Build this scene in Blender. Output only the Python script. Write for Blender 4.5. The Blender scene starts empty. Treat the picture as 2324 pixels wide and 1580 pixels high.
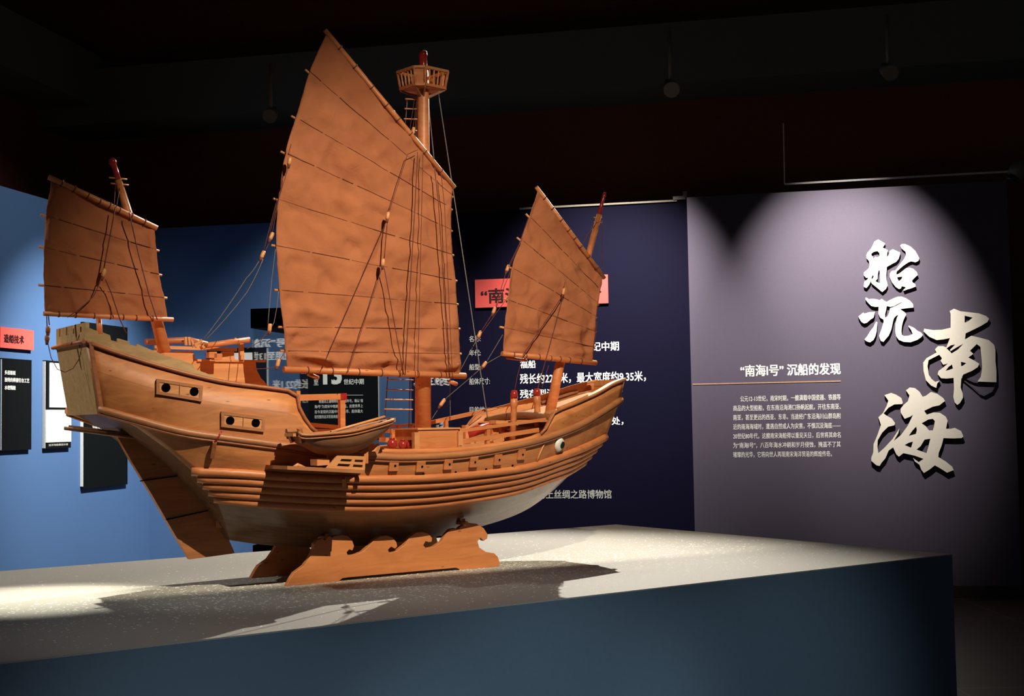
import bpy, math, random
import numpy as np
from mathutils import Vector, noise

C = bpy.context.scene.collection
SC = bpy.context.scene
random.seed(7)

# ------------------------------------------------------------------ camera
CAM_Z = 1.5                      # eye height above the floor
FOC, PITCH, ROLL = 2950.0, 0.05598, -0.01681   # focal length in pixels of a 2324 px wide frame
CX, CY = 1162.0, 790.0
_A = np.array([[1, 0, 0], [0, 0, -1], [0, 1, 0]], float)
_P = np.array([[1, 0, 0], [0, math.cos(PITCH), math.sin(PITCH)], [0, -math.sin(PITCH), math.cos(PITCH)]])
_R = np.array([[math.cos(ROLL), -math.sin(ROLL), 0], [math.sin(ROLL), math.cos(ROLL), 0], [0, 0, 1]])
RW = _R @ _P @ _A
cd = bpy.data.cameras.new('camera')
cd.sensor_width = 36.0
cd.lens = FOC / 2324 * 36.0
cd.clip_start = 0.05
cam = bpy.data.objects.new('camera', cd)
C.objects.link(cam)
from mathutils import Matrix
M = Matrix.Identity(4)
for i in range(3):
    M[i][0] = RW[0][i]
    M[i][1] = -RW[1][i]
    M[i][2] = -RW[2][i]
M[0][3], M[1][3], M[2][3] = 0, 0, CAM_Z
cam.matrix_world = M
SC.camera = cam

# ------------------------------------------------------------------ frames of the room and of the ship
YS, YW = 0.6041, -0.2110                     # heading of the ship / plinth and of the back wall
S = np.array([math.cos(YS), math.sin(YS), 0]); T = np.array([-math.sin(YS), math.cos(YS), 0])
B = np.array([math.cos(YW), math.sin(YW), 0]); W = np.array([-math.sin(YW), math.cos(YW), 0])
EYE = np.array([0, 0, CAM_Z])
TOP = CAM_Z - 0.55                           # plinth top
S0, T0 = 2.335, 4.28                         # ship origin (middle of the stand, on the plinth top)
ORG = S * S0 + T * T0 + np.array([0, 0, TOP])

def ray(x, y): return RW.T @ np.array([(x - CX) / FOC, (y - CY) / FOC, 1.0])
def on_plane(x, y, p0, n):
    d = ray(x, y)
    return EYE + d * (np.dot(p0 - EYE, n) / np.dot(d, n))
def P(x, y, v=0.0):
    """photo pixel -> point of the ship lying in the fore-and-aft plane v"""
    q = on_plane(x, y, ORG + T * v, T) - ORG
    return (float(q @ S), v, float(q[2]))
def s2w(u, v, w): return ORG + S * u + T * v + np.array([0, 0, w])

WALL_H = CAM_Z + 1.9
_d = ray(1558.5, 448); PR = EYE + _d * (1.9 / _d[2])       # left top corner of the right wall
_d = ray(1555, 457); PB = EYE + _d * (1.9 / _d[2])         # a point on the back wall
PC = on_plane(338, 900, PB, W)                             # the corner of back and left wall

# ------------------------------------------------------------------ light, world, exposure
w = bpy.data.worlds.new('world'); SC.world = w
w.use_nodes = True
w.node_tree.nodes['Background'].inputs[0].default_value = (0.75, 0.85, 1.0, 1)
w.node_tree.nodes['Background'].inputs[1].default_value = 0.022
SC.view_settings.view_transform = 'Standard'
SC.view_settings.look = 'None'
SC.view_settings.exposure = 0.0
SC.view_settings.gamma = 1.0
SC.view_settings.use_curve_mapping = False

def spot(name, pos, target, power, color, size_deg, blend, radius):
    ld = bpy.data.lights.new(name, 'SPOT')
    ld.energy = power; ld.color = color
    ld.spot_size = math.radians(size_deg); ld.spot_blend = blend
    ld.shadow_soft_size = radius
    o = bpy.data.objects.new(name, ld); C.objects.link(o)
    o.location = pos
    d = Vector(target) - Vector(pos)
    o.rotation_euler = d.to_track_quat('-Z', 'Y').to_euler()
    return o

LA = s2w(-0.42, -2.65, 2.62)                 # warm track lamp in front of the ship
spot('key_lamp', LA, s2w(0.15, -0.1, 0.40), 545, (1.0, 0.88, 0.66), 58, 0.9, 0.008)
LB = s2w(2.60, 1.50, 2.95)                   # track lamp behind, lights the plinth top
spot('back_lamp', LB, s2w(-0.1, -0.15, 0.2), 800, (1.0, 0.93, 0.82), 62, 0.7, 0.010)
# weak low fill spots added from the visitors' side to brighten the plinth front
for u_, pw in ((-1.0, 105), (0.0, 150), (1.0, 80)):
    fp = s2w(u_ - .5, -4.6, 1.15)
    spot('front_fill', fp, s2w(u_, -1.03, -0.52), pw, (0.90, 0.97, 1.0), 25, 1.0, 0.15)
# two weak fill spots added above the plinth to lift its front strip
for u_ in (-0.95, 0.10):
    spot('strip_fill', s2w(u_, -1.15, 3.3), s2w(u_, -0.80, 0.0), 34, (0.92, 0.98, 1.0), 30, 1.0, 0.08)
# small hot lamp on the left end of the plinth top
spot('plinth_lamp', s2w(-1.25, .95, 2.8), s2w(-1.20, .10, 0.0), 650, (1.0, 0.96, 0.80), 18, 1.0, 0.02)
# weak fill spot added at the left to brighten the stern board
spot('stern_fill', s2w(-3.2, .35, 2.3), s2w(-1.1, 0.0, .72), 120, (1.0, 0.96, 0.86), 26, 1.0, 0.03)
# two lamps on the right wall
def wall_pt(b, z, off): return PR + B * b + np.array([0, 0, z - PR[2]]) - W * off
spot('wall_lamp', wall_pt(1.25, 4.35, 1.85), wall_pt(1.31, 2.45, 0), 1080, (1.0, 0.93, 0.88), 50, 1.0, 0.012)
spot('wall_lamp', wall_pt(-0.38, 4.3, 1.3), wall_pt(-0.28, 2.75, 0), 95, (1.0, 0.93, 0.90), 42, 1.0, 0.03)
# lamps on the left blue wall and on the back wall
def left_pt(wd, z, off): return PC + W * wd + np.array([0, 0, z - PC[2]]) + B * off
spot('wall_lamp', left_pt(-2.1, 4.2, 2.2), left_pt(-1.20, 1.0, 0), 1650, (1.0, 0.97, 0.90), 60, 1.0, 0.02)
spot('wall_lamp', left_pt(-2.5, 4.5, 2.6), left_pt(-2.0, 2.3, 0), 170, (1.0, 0.97, 0.90), 80, 1.0, 0.02)  # extra soft spot added to even out the upper left wall
spot('wall_lamp', PB + B * -2.3 - W * 2.2 + np.array([0, 0, 1.2]), PB + B * -3.25 + np.array([0, 0, -1.75]), 460, (1, 0.97, 0.92), 58, 1.0, 0.03)
spot('wall_lamp', PB + B * -0.45 - W * 2.0 + np.array([0, 0, 1.0]), PB + B * -0.75 + np.array([0, 0, -1.3]), 1150, (1, 0.94, 0.90), 58, 1.0, 0.03)

# ------------------------------------------------------------------ materials
def new_mat(name):
    m = bpy.data.materials.new(name); m.use_nodes = True
    nt = m.node_tree
    return m, nt, nt.nodes['Principled BSDF']
def N(nt, kind, **kw):
    n = nt.nodes.new(kind)
    for k, v in kw.items():
        if k.startswith('i_'): n.inputs[k[2:]].default_value = v
        else: setattr(n, k, v)
    return n
def ramp(nt, stops):
    r = nt.nodes.new('ShaderNodeValToRGB')
    e = r.color_ramp.elements
    e[0].position, e[0].color = stops[0][0], (*stops[0][1], 1)
    e[1].position, e[1].color = stops[-1][0], (*stops[-1][1], 1)
    for p, c in stops[1:-1]:
        k = e.new(p); k.color = (*c, 1)
    return r
def mapped(nt, scale, coord='Object'):
    tc = nt.nodes.new('ShaderNodeTexCoord'); mp = nt.nodes.new('ShaderNodeMapping')
    mp.inputs['Scale'].default_value = scale
    nt.links.new(tc.outputs[coord], mp.inputs['Vector'])
    return mp
def plain(name, col, rough=0.5, bump=0.0, scale=60, spec=0.5, metallic=0.0, vary=0.12):
    m, nt, b = new_mat(name)
    b.inputs['Roughness'].default_value = rough
    b.inputs['Metallic'].default_value = metallic
    b.inputs['Specular IOR Level'].default_value = spec
    mp = mapped(nt, (1, 1, 1))
    nz = N(nt, 'ShaderNodeTexNoise', i_Scale=scale, i_Detail=4)
    nt.links.new(mp.outputs[0], nz.inputs['Vector'])
    lo = tuple(c * (1 - vary) for c in col); hi = tuple(min(1, c * (1 + vary)) for c in col)
    r = ramp(nt, [(0.3, lo), (0.7, hi)])
    nt.links.new(nz.outputs['Fac'], r.inputs[0]); nt.links.new(r.outputs[0], b.inputs['Base Color'])
    if bump:
        bp = N(nt, 'ShaderNodeBump', i_Strength=bump, i_Distance=0.002)
        nt.links.new(nz.outputs['Fac'], bp.inputs['Height']); nt.links.new(bp.outputs[0], b.inputs['Normal'])
    return m
def wood(name, a, c, scale=(2.5, 22, 22), rough=0.45, planks=None, knots=True):
    """long-grained wood; planks = strake width in metres (read from the UV map) draws the seams"""
    m, nt, b = new_mat(name)
    b.inputs['Roughness'].default_value = rough
    mp = mapped(nt, scale)
    n1 = N(nt, 'ShaderNodeTexNoise', i_Scale=2.2, i_Detail=6, i_Roughness=0.6, i_Distortion=0.8)
    nt.links.new(mp.outputs[0], n1.inputs['Vector'])
    mid = tuple((x + y) / 2 for x, y in zip(a, c))
    r = ramp(nt, [(0.30, a), (0.52, mid), (0.72, c)])
    nt.links.new(n1.outputs['Fac'], r.inputs[0])
    col = r.outputs[0]
    if knots:
        mp2 = mapped(nt, (9, 26, 26))
        vo = N(nt, 'ShaderNodeTexVoronoi', i_Scale=1.0)
        nt.links.new(mp2.outputs[0], vo.inputs['Vector'])
        rk = ramp(nt, [(0.035, (0.28, 0.18, 0.12)), (0.09, (1, 1, 1))])
        nt.links.new(vo.outputs['Distance'], rk.inputs[0])
        mx = N(nt, 'ShaderNodeMix', data_type='RGBA', blend_type='MULTIPLY'); mx.inputs[0].default_value = 0.8
        nt.links.new(col, mx.inputs[6]); nt.links.new(rk.outputs[0], mx.inputs[7]); col = mx.outputs[2]
    if planks:
        uv = nt.nodes.new('ShaderNodeTexCoord'); sp = nt.nodes.new('ShaderNodeSeparateXYZ')
        nt.links.new(uv.outputs['UV'], sp.inputs[0])
        dv = N(nt, 'ShaderNodeMath', operation='DIVIDE'); dv.inputs[1].default_value = planks
        nt.links.new(sp.outputs['Y'], dv.inputs[0])
        fr = N(nt, 'ShaderNodeMath', operation='FRACT'); nt.links.new(dv.outputs[0], fr.inputs[0])
        rs = ramp(nt, [(0.0, (0.35, 0.25, 0.2)), (0.035, (1, 1, 1))])
        nt.links.new(fr.outputs[0], rs.inputs[0])
        mx = N(nt, 'ShaderNodeMix', data_type='RGBA', blend_type='MULTIPLY'); mx.inputs[0].default_value = 0.55
        nt.links.new(col, mx.inputs[6]); nt.links.new(rs.outputs[0], mx.inputs[7]); col = mx.outputs[2]
        # each plank a slightly different tone
        fl = N(nt, 'ShaderNodeMath', operation='FLOOR'); nt.links.new(dv.outputs[0], fl.inputs[0])
        wn = N(nt, 'ShaderNodeTexWhiteNoise', noise_dimensions='1D'); nt.links.new(fl.outputs[0], wn.inputs['W'])
        rp = ramp(nt, [(0, (0.82, 0.80, 0.78)), (1, (1.08, 1.06, 1.05))]); nt.links.new(wn.outputs['Value'], rp.inputs[0])
        mx = N(nt, 'ShaderNodeMix', data_type='RGBA', blend_type='MULTIPLY'); mx.inputs[0].default_value = 1
        nt.links.new(col, mx.inputs[6]); nt.links.new(rp.outputs[0], mx.inputs[7]); col = mx.outputs[2]
    nt.links.new(col, b.inputs['Base Color'])
    bp = N(nt, 'ShaderNodeBump', i_Strength=0.15, i_Distance=0.002)
    nt.links.new(n1.outputs['Fac'], bp.inputs['Height']); nt.links.new(bp.outputs[0], b.inputs['Normal'])
    return m

M_HULL = wood('planked_hull_wood', (0.42, 0.140, 0.044), (0.67, 0.265, 0.090), (1.6, 14, 14), 0.5, planks=0.043)
M_WOOD = wood('orange_wood', (0.47, 0.148, 0.048), (0.69, 0.25, 0.087))
M_STAND = wood('stand_wood', (0.55, 0.180, 0.056), (0.73, 0.27, 0.092), (2.0, 14, 14), 0.42)
M_PALE = wood('pale_wood', (0.52, 0.205, 0.075), (0.74, 0.34, 0.13))
M_OLIVE = wood('stern_wood', (0.42, 0.245, 0.11), (0.62, 0.40, 0.19))  # pale wood with the cool stern light tinted into its colour
M_TRIM = wood('trim_wood', (0.30, 0.09, 0.035), (0.46, 0.16, 0.06), knots=False)
M_DARK = wood('boat_wood', (0.20, 0.080, 0.036), (0.32, 0.135, 0.06), (4, 40, 40), 0.5)
M_BOTTOM_SHADE = wood('shaded_bottom_wood', (0.13, 0.062, 0.032), (0.23, 0.12, 0.065), (1.6, 16, 16), 0.24, knots=False)  # hull wood darkened, the shade under the ship put into its colour
M_RUDDER_SHADE = wood('shaded_rudder_wood', (0.34, 0.12, 0.042), (0.52, 0.20, 0.07))  # orange wood darkened to stand in for the shade at the rudder
M_RED = plain('red_lacquer', (0.36, 0.025, 0.02), 0.22, vary=0.2)
M_WHITE = plain('white_paint', (0.80, 0.78, 0.70), 0.4, vary=0.04)
M_BLACK = plain('black_paint', (0.012, 0.011, 0.010), 0.4)
M_HOLE = plain('dark_hole', (0.002, 0.0015, 0.001), 0.95, spec=0.0)
M_ROPE = plain('red_brown_rope', (0.13, 0.03, 0.025), 0.8, 0.4, 900)
M_STITCH = plain('brown_thread', (0.19, 0.055, 0.028), 0.8)
M_ROPEG = plain('grey_rope', (0.17, 0.14, 0.13), 0.8, 0.4, 900)
M_RAIL = wood('rail_wood', (0.33, 0.125, 0.048), (0.47, 0.185, 0.07), knots=False)

def canvas_mat():
    m, nt, b = new_mat('brown_canvas')
    b.inputs['Roughness'].default_value = 0.9
    b.inputs['Specular IOR Level'].default_value = 0.1
    mp = mapped(nt, (1, 1, 1))
    n1 = N(nt, 'ShaderNodeTexNoise', i_Scale=7, i_Detail=5); nt.links.new(mp.outputs[0], n1.inputs['Vector'])
    r = ramp(nt, [(0.3, (0.39, 0.130, 0.058)), (0.7, (0.51, 0.180, 0.082))])
    nt.links.new(n1.outputs['Fac'], r.inputs[0]); nt.links.new(r.outputs[0], b.inputs['Base Color'])
    wv = N(nt, 'ShaderNodeTexNoise', i_Scale=650, i_Detail=2); nt.links.new(mp.outputs[0], wv.inputs['Vector'])
    n2 = N(nt, 'ShaderNodeTexNoise', i_Scale=11, i_Detail=4, i_Distortion=0.4); nt.links.new(mp.outputs[0], n2.inputs['Vector'])
    cr = N(nt, 'ShaderNodeTexNoise', i_Scale=7.0, i_Detail=5, i_Roughness=0.6, i_Distortion=0.3, noise_type='RIDGED_MULTIFRACTAL')
    nt.links.new(mp.outputs[0], cr.inputs['Vector'])
    b3 = N(nt, 'ShaderNodeBump', i_Strength=1.0, i_Distance=0.022); nt.links.new(cr.outputs['Fac'], b3.inputs['Height'])
    b1 = N(nt, 'ShaderNodeBump', i_Strength=0.25, i_Distance=0.001); nt.links.new(b3.outputs[0], b1.inputs['Normal']); nt.links.new(wv.outputs['Fac'], b1.inputs['Height'])
    b2 = N(nt, 'ShaderNodeBump', i_Strength=0.75, i_Distance=0.016); nt.links.new(n2.outputs['Fac'], b2.inputs['Height'])
    nt.links.new(b1.outputs[0], b2.inputs['Normal']); nt.links.new(b2.outputs[0], b.inputs['Normal'])
    tr = nt.nodes.new('ShaderNodeBsdfTranslucent'); tr.inputs[0].default_value = (0.50, 0.15, 0.06, 1)
    mx = nt.nodes.new('ShaderNodeMixShader'); mx.inputs[0].default_value = 0.16
    nt.links.new(b.outputs[0], mx.inputs[1]); nt.links.new(tr.outputs[0], mx.inputs[2])
    nt.links.new(mx.outputs[0], nt.nodes['Material Output'].inputs[0])
    return m
M_SAIL = canvas_mat()

M_BLUE = plain('blue_wall_paint', (0.052, 0.120, 0.27), 0.75, 0.1, 120, vary=0.03)
M_NAVY = plain('navy_wall_paint', (0.0038, 0.0032, 0.0165), 0.7, spec=0.10, vary=0.03)
M_MAUVE = plain('mauve_wall_paint', (0.098, 0.080, 0.115), 0.7, vary=0.03)
M_BROWN = plain('brown_upper_wall', (0.20, 0.060, 0.026), 0.8, vary=0.08)
M_CEIL = plain('ceiling_paint', (0.10, 0.11, 0.10), 0.9, vary=0.05)
M_BEAM = plain('beam_paint', (0.135, 0.14, 0.115), 0.9, vary=0.05)
M_PLSIDE = plain('plinth_blue_paint', (0.140, 0.228, 0.325), 0.6, vary=0.03)
M_PANEL = plain('black_panel', (0.0045, 0.0055, 0.0060), 0.7, spec=0.04, vary=0.03)
M_PWHITE = plain('white_panel', (0.88, 0.87, 0.80), 0.5, vary=0.02)
M_SIGN = plain('red_sign', (0.80, 0.10, 0.08), 0.5, vary=0.03)
M_TXT = plain('white_lettering', (0.92, 0.91, 0.84), 0.5, vary=0.02)
M_TXTG = plain('grey_lettering', (0.52, 0.52, 0.46), 0.5, vary=0.02)
M_TXTB = plain('black_lettering', (0.03, 0.006, 0.006), 0.5, vary=0.02)
M_LETTER = plain('cream_board', (0.86, 0.80, 0.66), 0.5, vary=0.02)
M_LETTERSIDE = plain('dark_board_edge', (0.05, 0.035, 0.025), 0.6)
M_LINE = plain('orange_line', (0.50, 0.30, 0.20), 0.5)
M_METAL = plain('pale_metal', (0.80, 0.74, 0.70), 0.5, metallic=0.0)
M_GREY = plain('grey_plastic', (0.13, 0.12, 0.10), 0.5)
def floor_mat():
    m, nt, b = new_mat('dark_floor_tiles')
    b.inputs['Roughness'].default_value = 0.4
    mp = mapped(nt, (1, 1, 1))
    br = N(nt, 'ShaderNodeTexBrick', offset=0.0, i_Scale=1.0)
    br.inputs['Color1'].default_value = (0.075, 0.05, 0.035, 1); br.inputs['Color2'].default_value = (0.09, 0.058, 0.04, 1)
    br.inputs['Mortar'].default_value = (0.22, 0.18, 0.13, 1)
    br.inputs['Mortar Size'].default_value = 0.006; br.inputs['Brick Width'].default_value = 1.2; br.inputs['Row Height'].default_value = 1.2
    nt.links.new(mp.outputs[0], br.inputs['Vector']); nt.links.new(br.outputs['Color'], b.inputs['Base Color'])
    return m
M_FLOOR = floor_mat()
def top_mat():
    m, nt, b = new_mat('speckled_white_top')
    b.inputs['Roughness'].default_value = 0.6
    mp = mapped(nt, (1, 1, 1))
    n1 = N(nt, 'ShaderNodeTexNoise', i_Scale=420, i_Detail=3, i_Roughness=0.7); nt.links.new(mp.outputs[0], n1.inputs['Vector'])
    r = ramp(nt, [(0.35, (0.40, 0.385, 0.34)), (0.62, (0.56, 0.54, 0.48))])
    nt.links.new(n1.outputs['Fac'], r.inputs[0]); nt.links.new(r.outputs[0], b.inputs['Base Color'])
    bp = N(nt, 'ShaderNodeBump', i_Strength=0.5, i_Distance=0.002)
    nt.links.new(n1.outputs['Fac'], bp.inputs['Height']); nt.links.new(bp.outputs[0], b.inputs['Normal'])
    return m
M_TOP = top_mat()
M_GRAIN = plain('pale_grains', (0.93, 0.90, 0.82), 0.6, vary=0.08)
def glass_mat():
    m, nt, b = new_mat('clear_glass')
    nt.nodes.remove(b)
    tr = nt.nodes.new('ShaderNodeBsdfTransparent'); tr.inputs[0].default_value = (0.96, 0.98, 0.97, 1)
    gl = nt.nodes.new('ShaderNodeBsdfGlossy'); gl.inputs['Roughness'].default_value = 0.0
    gl.inputs['Color'].default_value = (1, 1, 1, 1)
    fr = nt.nodes.new('ShaderNodeFresnel')
    ge = nt.nodes.new('ShaderNodeNewGeometry')         # same reflectance on the way in and out of the pane
    ma = N(nt, 'ShaderNodeMath', operation='MULTIPLY_ADD'); ma.inputs[1].default_value = 1 / 1.52 - 1.52; ma.inputs[2].default_value = 1.52
    nt.links.new(ge.outputs['Backfacing'], ma.inputs[0]); nt.links.new(ma.outputs[0], fr.inputs[0])
    mx = nt.nodes.new('ShaderNodeMixShader')
    nt.links.new(fr.outputs[0], mx.inputs[0]); nt.links.new(tr.outputs[0], mx.inputs[1]); nt.links.new(gl.outputs[0], mx.inputs[2])
    nt.links.new(mx.outputs[0], nt.nodes['Material Output'].inputs[0])
    return m
M_GLASS = glass_mat()

# ------------------------------------------------------------------ mesh helpers
class MB:
    def __init__(s): s.v = []; s.f = []; s.uv = None; s.smooth = []
    def add(s, vs, fs, smooth=False):
        o = len(s.v); s.v += [tuple(float(c) for c in p) for p in vs]
        s.f += [tuple(i + o for i in f) for f in fs]; s.smooth += [smooth] * len(fs)
        return s
    def box(s, c, size, ax=None):
        """box at centre c; ax = optional three axis vectors"""
        c = np.array(c, float); X, Y, Z = ax if ax is not None else np.eye(3)
        X, Y, Z = (np.array(a, float) for a in (X, Y, Z)); a, b, d = (k / 2 for k in size)
        vs = [c + X * i * a + Y * j * b + Z * k * d for k in (-1, 1) for j in (-1, 1) for i in (-1, 1)]
        return s.add(vs, [(0, 2, 3, 1), (4, 5, 7, 6), (0, 1, 5, 4), (2, 6, 7, 3), (0, 4, 6, 2), (1, 3, 7, 5)])
    def bar(s, p, q, a, b, up=(0, 0, 1)):
        p, q = np.array(p, float), np.array(q, float); X = q - p; L = np.linalg.norm(X); X /= L
        Y = np.cross(np.array(up, float), X); Y /= np.linalg.norm(Y); Z = np.cross(X, Y)
        return s.box((p + q) / 2, (L, a, b), (X, Y, Z))
    def tube(s, pts, rad, n=8, cap=True):
        pts = [np.array(p, float) for p in pts]
        rad = rad if hasattr(rad, '__len__') else [rad] * len(pts)
        vs, fs = [], []
        t0 = pts[1] - pts[0]; t0 /= np.linalg.norm(t0)
        ref = np.array([0, 0, 1.]) if abs(t0[2]) < 0.9 else np.array([0, 1., 0])
        x = np.cross(ref, t0); x /= np.linalg.norm(x)
        for i, p in enumerate(pts):
            a = pts[max(i - 1, 0)]; c = pts[min(i + 1, len(pts) - 1)]
            t = c - a; t /= (np.linalg.norm(t) + 1e-12)
            x = x - t * np.dot(x, t); x /= (np.linalg.norm(x) + 1e-12); y = np.cross(t, x)
            for k in range(n):
                an = 2 * math.pi * k / n
                vs.append(p + (x * math.cos(an) + y * math.sin(an)) * rad[i])
        for i in range(len(pts) - 1):
            for k in range(n):
                k2 = (k + 1) % n
                fs.append((i * n + k, i * n + k2, (i + 1) * n + k2, (i + 1) * n + k))
        s.add(vs, fs, True)
        if cap:
            m = (len(pts) - 1) * n; o = len(s.v) - len(vs)
            s.f += [tuple(o + k for k in range(n))[::-1], tuple(o + m + k for k in range(n))]; s.smooth += [False, False]
        return s
    def prism(s, poly, d, origin=(0, 0, 0), X=(1, 0, 0), Y=(0, 0, 1), Z=(0, 1, 0)):
        """polygon given in (X, Y), pushed along Z by d"""
        o, X, Y, Z = (np.array(a, float) for a in (origin, X, Y, Z))
        n = len(poly)
        vs = [o + X * a + Y * b for a, b in poly] + [o + X * a + Y * b + Z * d for a, b in poly]
        fs = [tuple(range(n)), tuple(range(2 * n - 1, n - 1, -1))] + [((i + 1) % n, i, i + n, (i + 1) % n + n) for i in range(n)]
        return s.add(vs, fs)
    def pts_prism(s, poly, vec):
        """3-d polygon pushed along vec"""
        n = len(poly); poly = [np.array(p, float) for p in poly]; vec = np.array(vec, float)
        vs = poly + [p + vec for p in poly]
        fs = [tuple(range(n)), tuple(range(2 * n - 1, n - 1, -1))] + [((i + 1) % n, i, i + n, (i + 1) % n + n) for i in range(n)]
        return s.add(vs, fs)
    def grid(s, rows, smooth=True):
        nr, nc = len(rows), len(rows[0])
        return s.add([p for r in rows for p in r], [(i * nc + j, i * nc + j + 1, (i + 1) * nc + j + 1, (i + 1) * nc + j) for i in range(nr - 1) for j in range(nc - 1)], smooth)
    def sphere(s, c, r, n=10, m=7, sc=(1, 1, 1)):
        rows = []
        for i in range(m + 1):
            th = math.pi * i / m
            rows.append([(c[0] + sc[0] * r * math.sin(th) * math.cos(2 * math.pi * k / n), c[1] + sc[1] * r * math.sin(th) * math.sin(2 * math.pi * k / n), c[2] + sc[2] * r * math.cos(th)) for k in range(n + 1)])
        return s.grid(rows)
    def build(s, name, mat, parent=None, bevel=0.0):
        me = bpy.data.meshes.new(name)
        me.from_pydata(s.v, [], s.f)
        for p, sm in zip(me.polygons, s.smooth): p.use_smooth = sm
        mats = mat if isinstance(mat, (list, tuple)) else [mat]
        for k in mats: me.materials.append(k)
        if s.uv:
            ul = me.uv_layers.new(name='UVMap')
            for l in me.loops: ul.data[l.index].uv = s.uv[l.vertex_index]
        me.update()
        o = bpy.data.objects.new(name, me); C.objects.link(o)
        if parent is not None: o.parent = parent
        import bmesh
        bm = bmesh.new(); bm.from_mesh(me); bmesh.ops.recalc_face_normals(bm, faces=bm.faces); bm.to_mesh(me); bm.free()
        if bevel:
            bv = o.modifiers.new('bevel', 'BEVEL'); bv.width = bevel; bv.segments = 2; bv.limit_method = 'ANGLE'
        return o
def box(name, c, size, mat, parent=None, ax=None, bevel=0.0): return MB().box(c, size, ax).build(name, mat, parent, bevel)
def tag(o, label=None, cat=None, group=None, kind=None):
    if label: o['label'] = label
    if cat: o['category'] = cat
    if group: o['group'] = group
    if kind: o['kind'] = kind
    return o
def empty(name, loc, rz=0.0):
    o = bpy.data.objects.new(name, None); C.objects.link(o); o.location = loc; o.rotation_euler = (0, 0, rz)
    o.empty_display_size = 0.05
    return o
def resample(pts, n):
    pts = [np.array(p, float) for p in pts]
    L = [0]
    for a, b in zip(pts, pts[1:]): L.append(L[-1] + np.linalg.norm(b - a))
    out = []
    for i in range(n):
        t = L[-1] * i / (n - 1); k = 0
        while k < len(L) - 2 and L[k + 1] < t: k += 1
        f = (t - L[k]) / (L[k + 1] - L[k] + 1e-12)
        out.append(pts[k] + (pts[k + 1] - pts[k]) * f)
    return out
def catmull(pts, sub=6):
    pts = [np.array(p, float) for p in pts]; out = []
    for i in range(len(pts) - 1):
        p0, p1, p2, p3 = pts[max(i - 1, 0)], pts[i], pts[i + 1], pts[min(i + 2, len(pts) - 1)]
        for k in range(sub):
            t = k / sub
            out.append(0.5 * (2 * p1 + (p2 - p0) * t + (2 * p0 - 5 * p1 + 4 * p2 - p3) * t * t + (3 * p1 - p0 - 3 * p2 + p3) * t ** 3))
    out.append(pts[-1]); return out
def interp(tab, x):
    if x <= tab[0][0]: return tab[0][1]
    for (a, fa), (b, fb) in zip(tab, tab[1:]):
        if x <= b: return fa + (fb - fa) * (x - a) / (b - a)
    return tab[-1][1]
def frame_ax(): return None

# ------------------------------------------------------------------ the room
Z = np.array([0, 0, 1.0])
def wall_slab(name, p, q, z0, z1, thick, mat, back):
    """vertical slab, front face from p to q, body pushed along `back`"""
    p, q = np.array(p, float), np.array(q, float)
    poly = [np.array([p[0], p[1], z0]), np.array([q[0], q[1], z0]), np.array([q[0], q[1], z1]), np.array([p[0], p[1], z1])]
    o = MB().pts_prism(poly, np.array(back) * thick).build(name, mat)
    return tag(o, kind='structure')
tag(box('floor', PB + B * -2.5 + W * -6.0 - Z * (PB[2] + 0.05), (15.0, 15.0, 0.1), M_FLOOR, None, (B, W, Z)), kind='structure')
NAVY_L = on_plane(934, 900, PB, W)
RW_END = on_plane(2296, 700, PR, W)
wall_slab('wall_back', PC, NAVY_L, 0, WALL_H, 0.12, M_BLUE, W)
wall_slab('wall_navy', NAVY_L, PB + B * 0.35, 0, WALL_H, 0.12, M_NAVY, W)
wall_slab('wall_left', PC - W * 5.5, PC + W * 0.12, 0, WALL_H, 0.12, M_BLUE, -B)
wall_slab('wall_right', PR, RW_END, 0, WALL_H, 0.17, M_MAUVE, W)
# pale top edge of the navy wall
q0 = on_plane(1180, 472, PB, W)
tag(MB().box((q0 + (PB - B * 0.07)) / 2 * np.array([1, 1, 0]) + Z * (WALL_H + 0.008) + W * 0.05, (np.linalg.norm(PB - q0) - 0.07, 0.14, 0.016), (B, W, Z)).build('trim_1', plain('raw_board_edge', (0.45, 0.38, 0.28), 0.7)), kind='structure')
# upper brown wall behind the partitions, ceiling and beams
UP = PB + W * 0.9
wall_slab('wall_upper', UP - B * 9.5, UP + B * 5.0, 0.0, 6.2, 0.1, M_BROWN, W)
UL = PC - B * 1.3
wall_slab('wall_upper_left', UL - W * 7.5, UL + W * 2.2, 0.0, 6.2, 0.1, M_BROWN, -B)
tag(box('ceiling', PB + B * -2.5 - W * 6.0 + Z * (6.25 - PB[2]), (17.0, 15.0, 0.1), M_CEIL, None, (B, W, Z)), kind='structure')
bq = on_plane(1162, 214, UP - W * 0.7, W); bt = on_plane(1162, 80, UP - W * 0.7, W)
tag(box('trim_2', UP - W * 0.35 - B * 2.2 + Z * ((bq[2] + bt[2]) / 2 - UP[2]), (14.5, 0.7, bt[2] - bq[2]), M_BEAM, None, (B, W, Z)), kind='structure')
bl = on_plane(100, 190, UL + B * 0.6, B); bl2 = on_plane(100, 62, UL + B * 0.6, B)
tag(box('trim_3', UL + B * 0.3 - W * 2.6 + Z * ((bl[2] + bl2[2]) / 2 - UL[2]), (0.6, 9.0, bl2[2] - bl[2]), M_BEAM, None, (B, W, Z)), kind='structure')
# thin bright edge strips on the upper wall
e0, e1, e2 = (on_plane(x, y, PR + W * 0.12, W) for x, y in ((1778, 280), (1780.5, 418), (2300, 389)))
tag(MB().bar(e0, e1, 0.010, 0.010, up=B).bar(e1, e2, 0.012, 0.016).build('trim_4', M_METAL), kind='structure')
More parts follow.
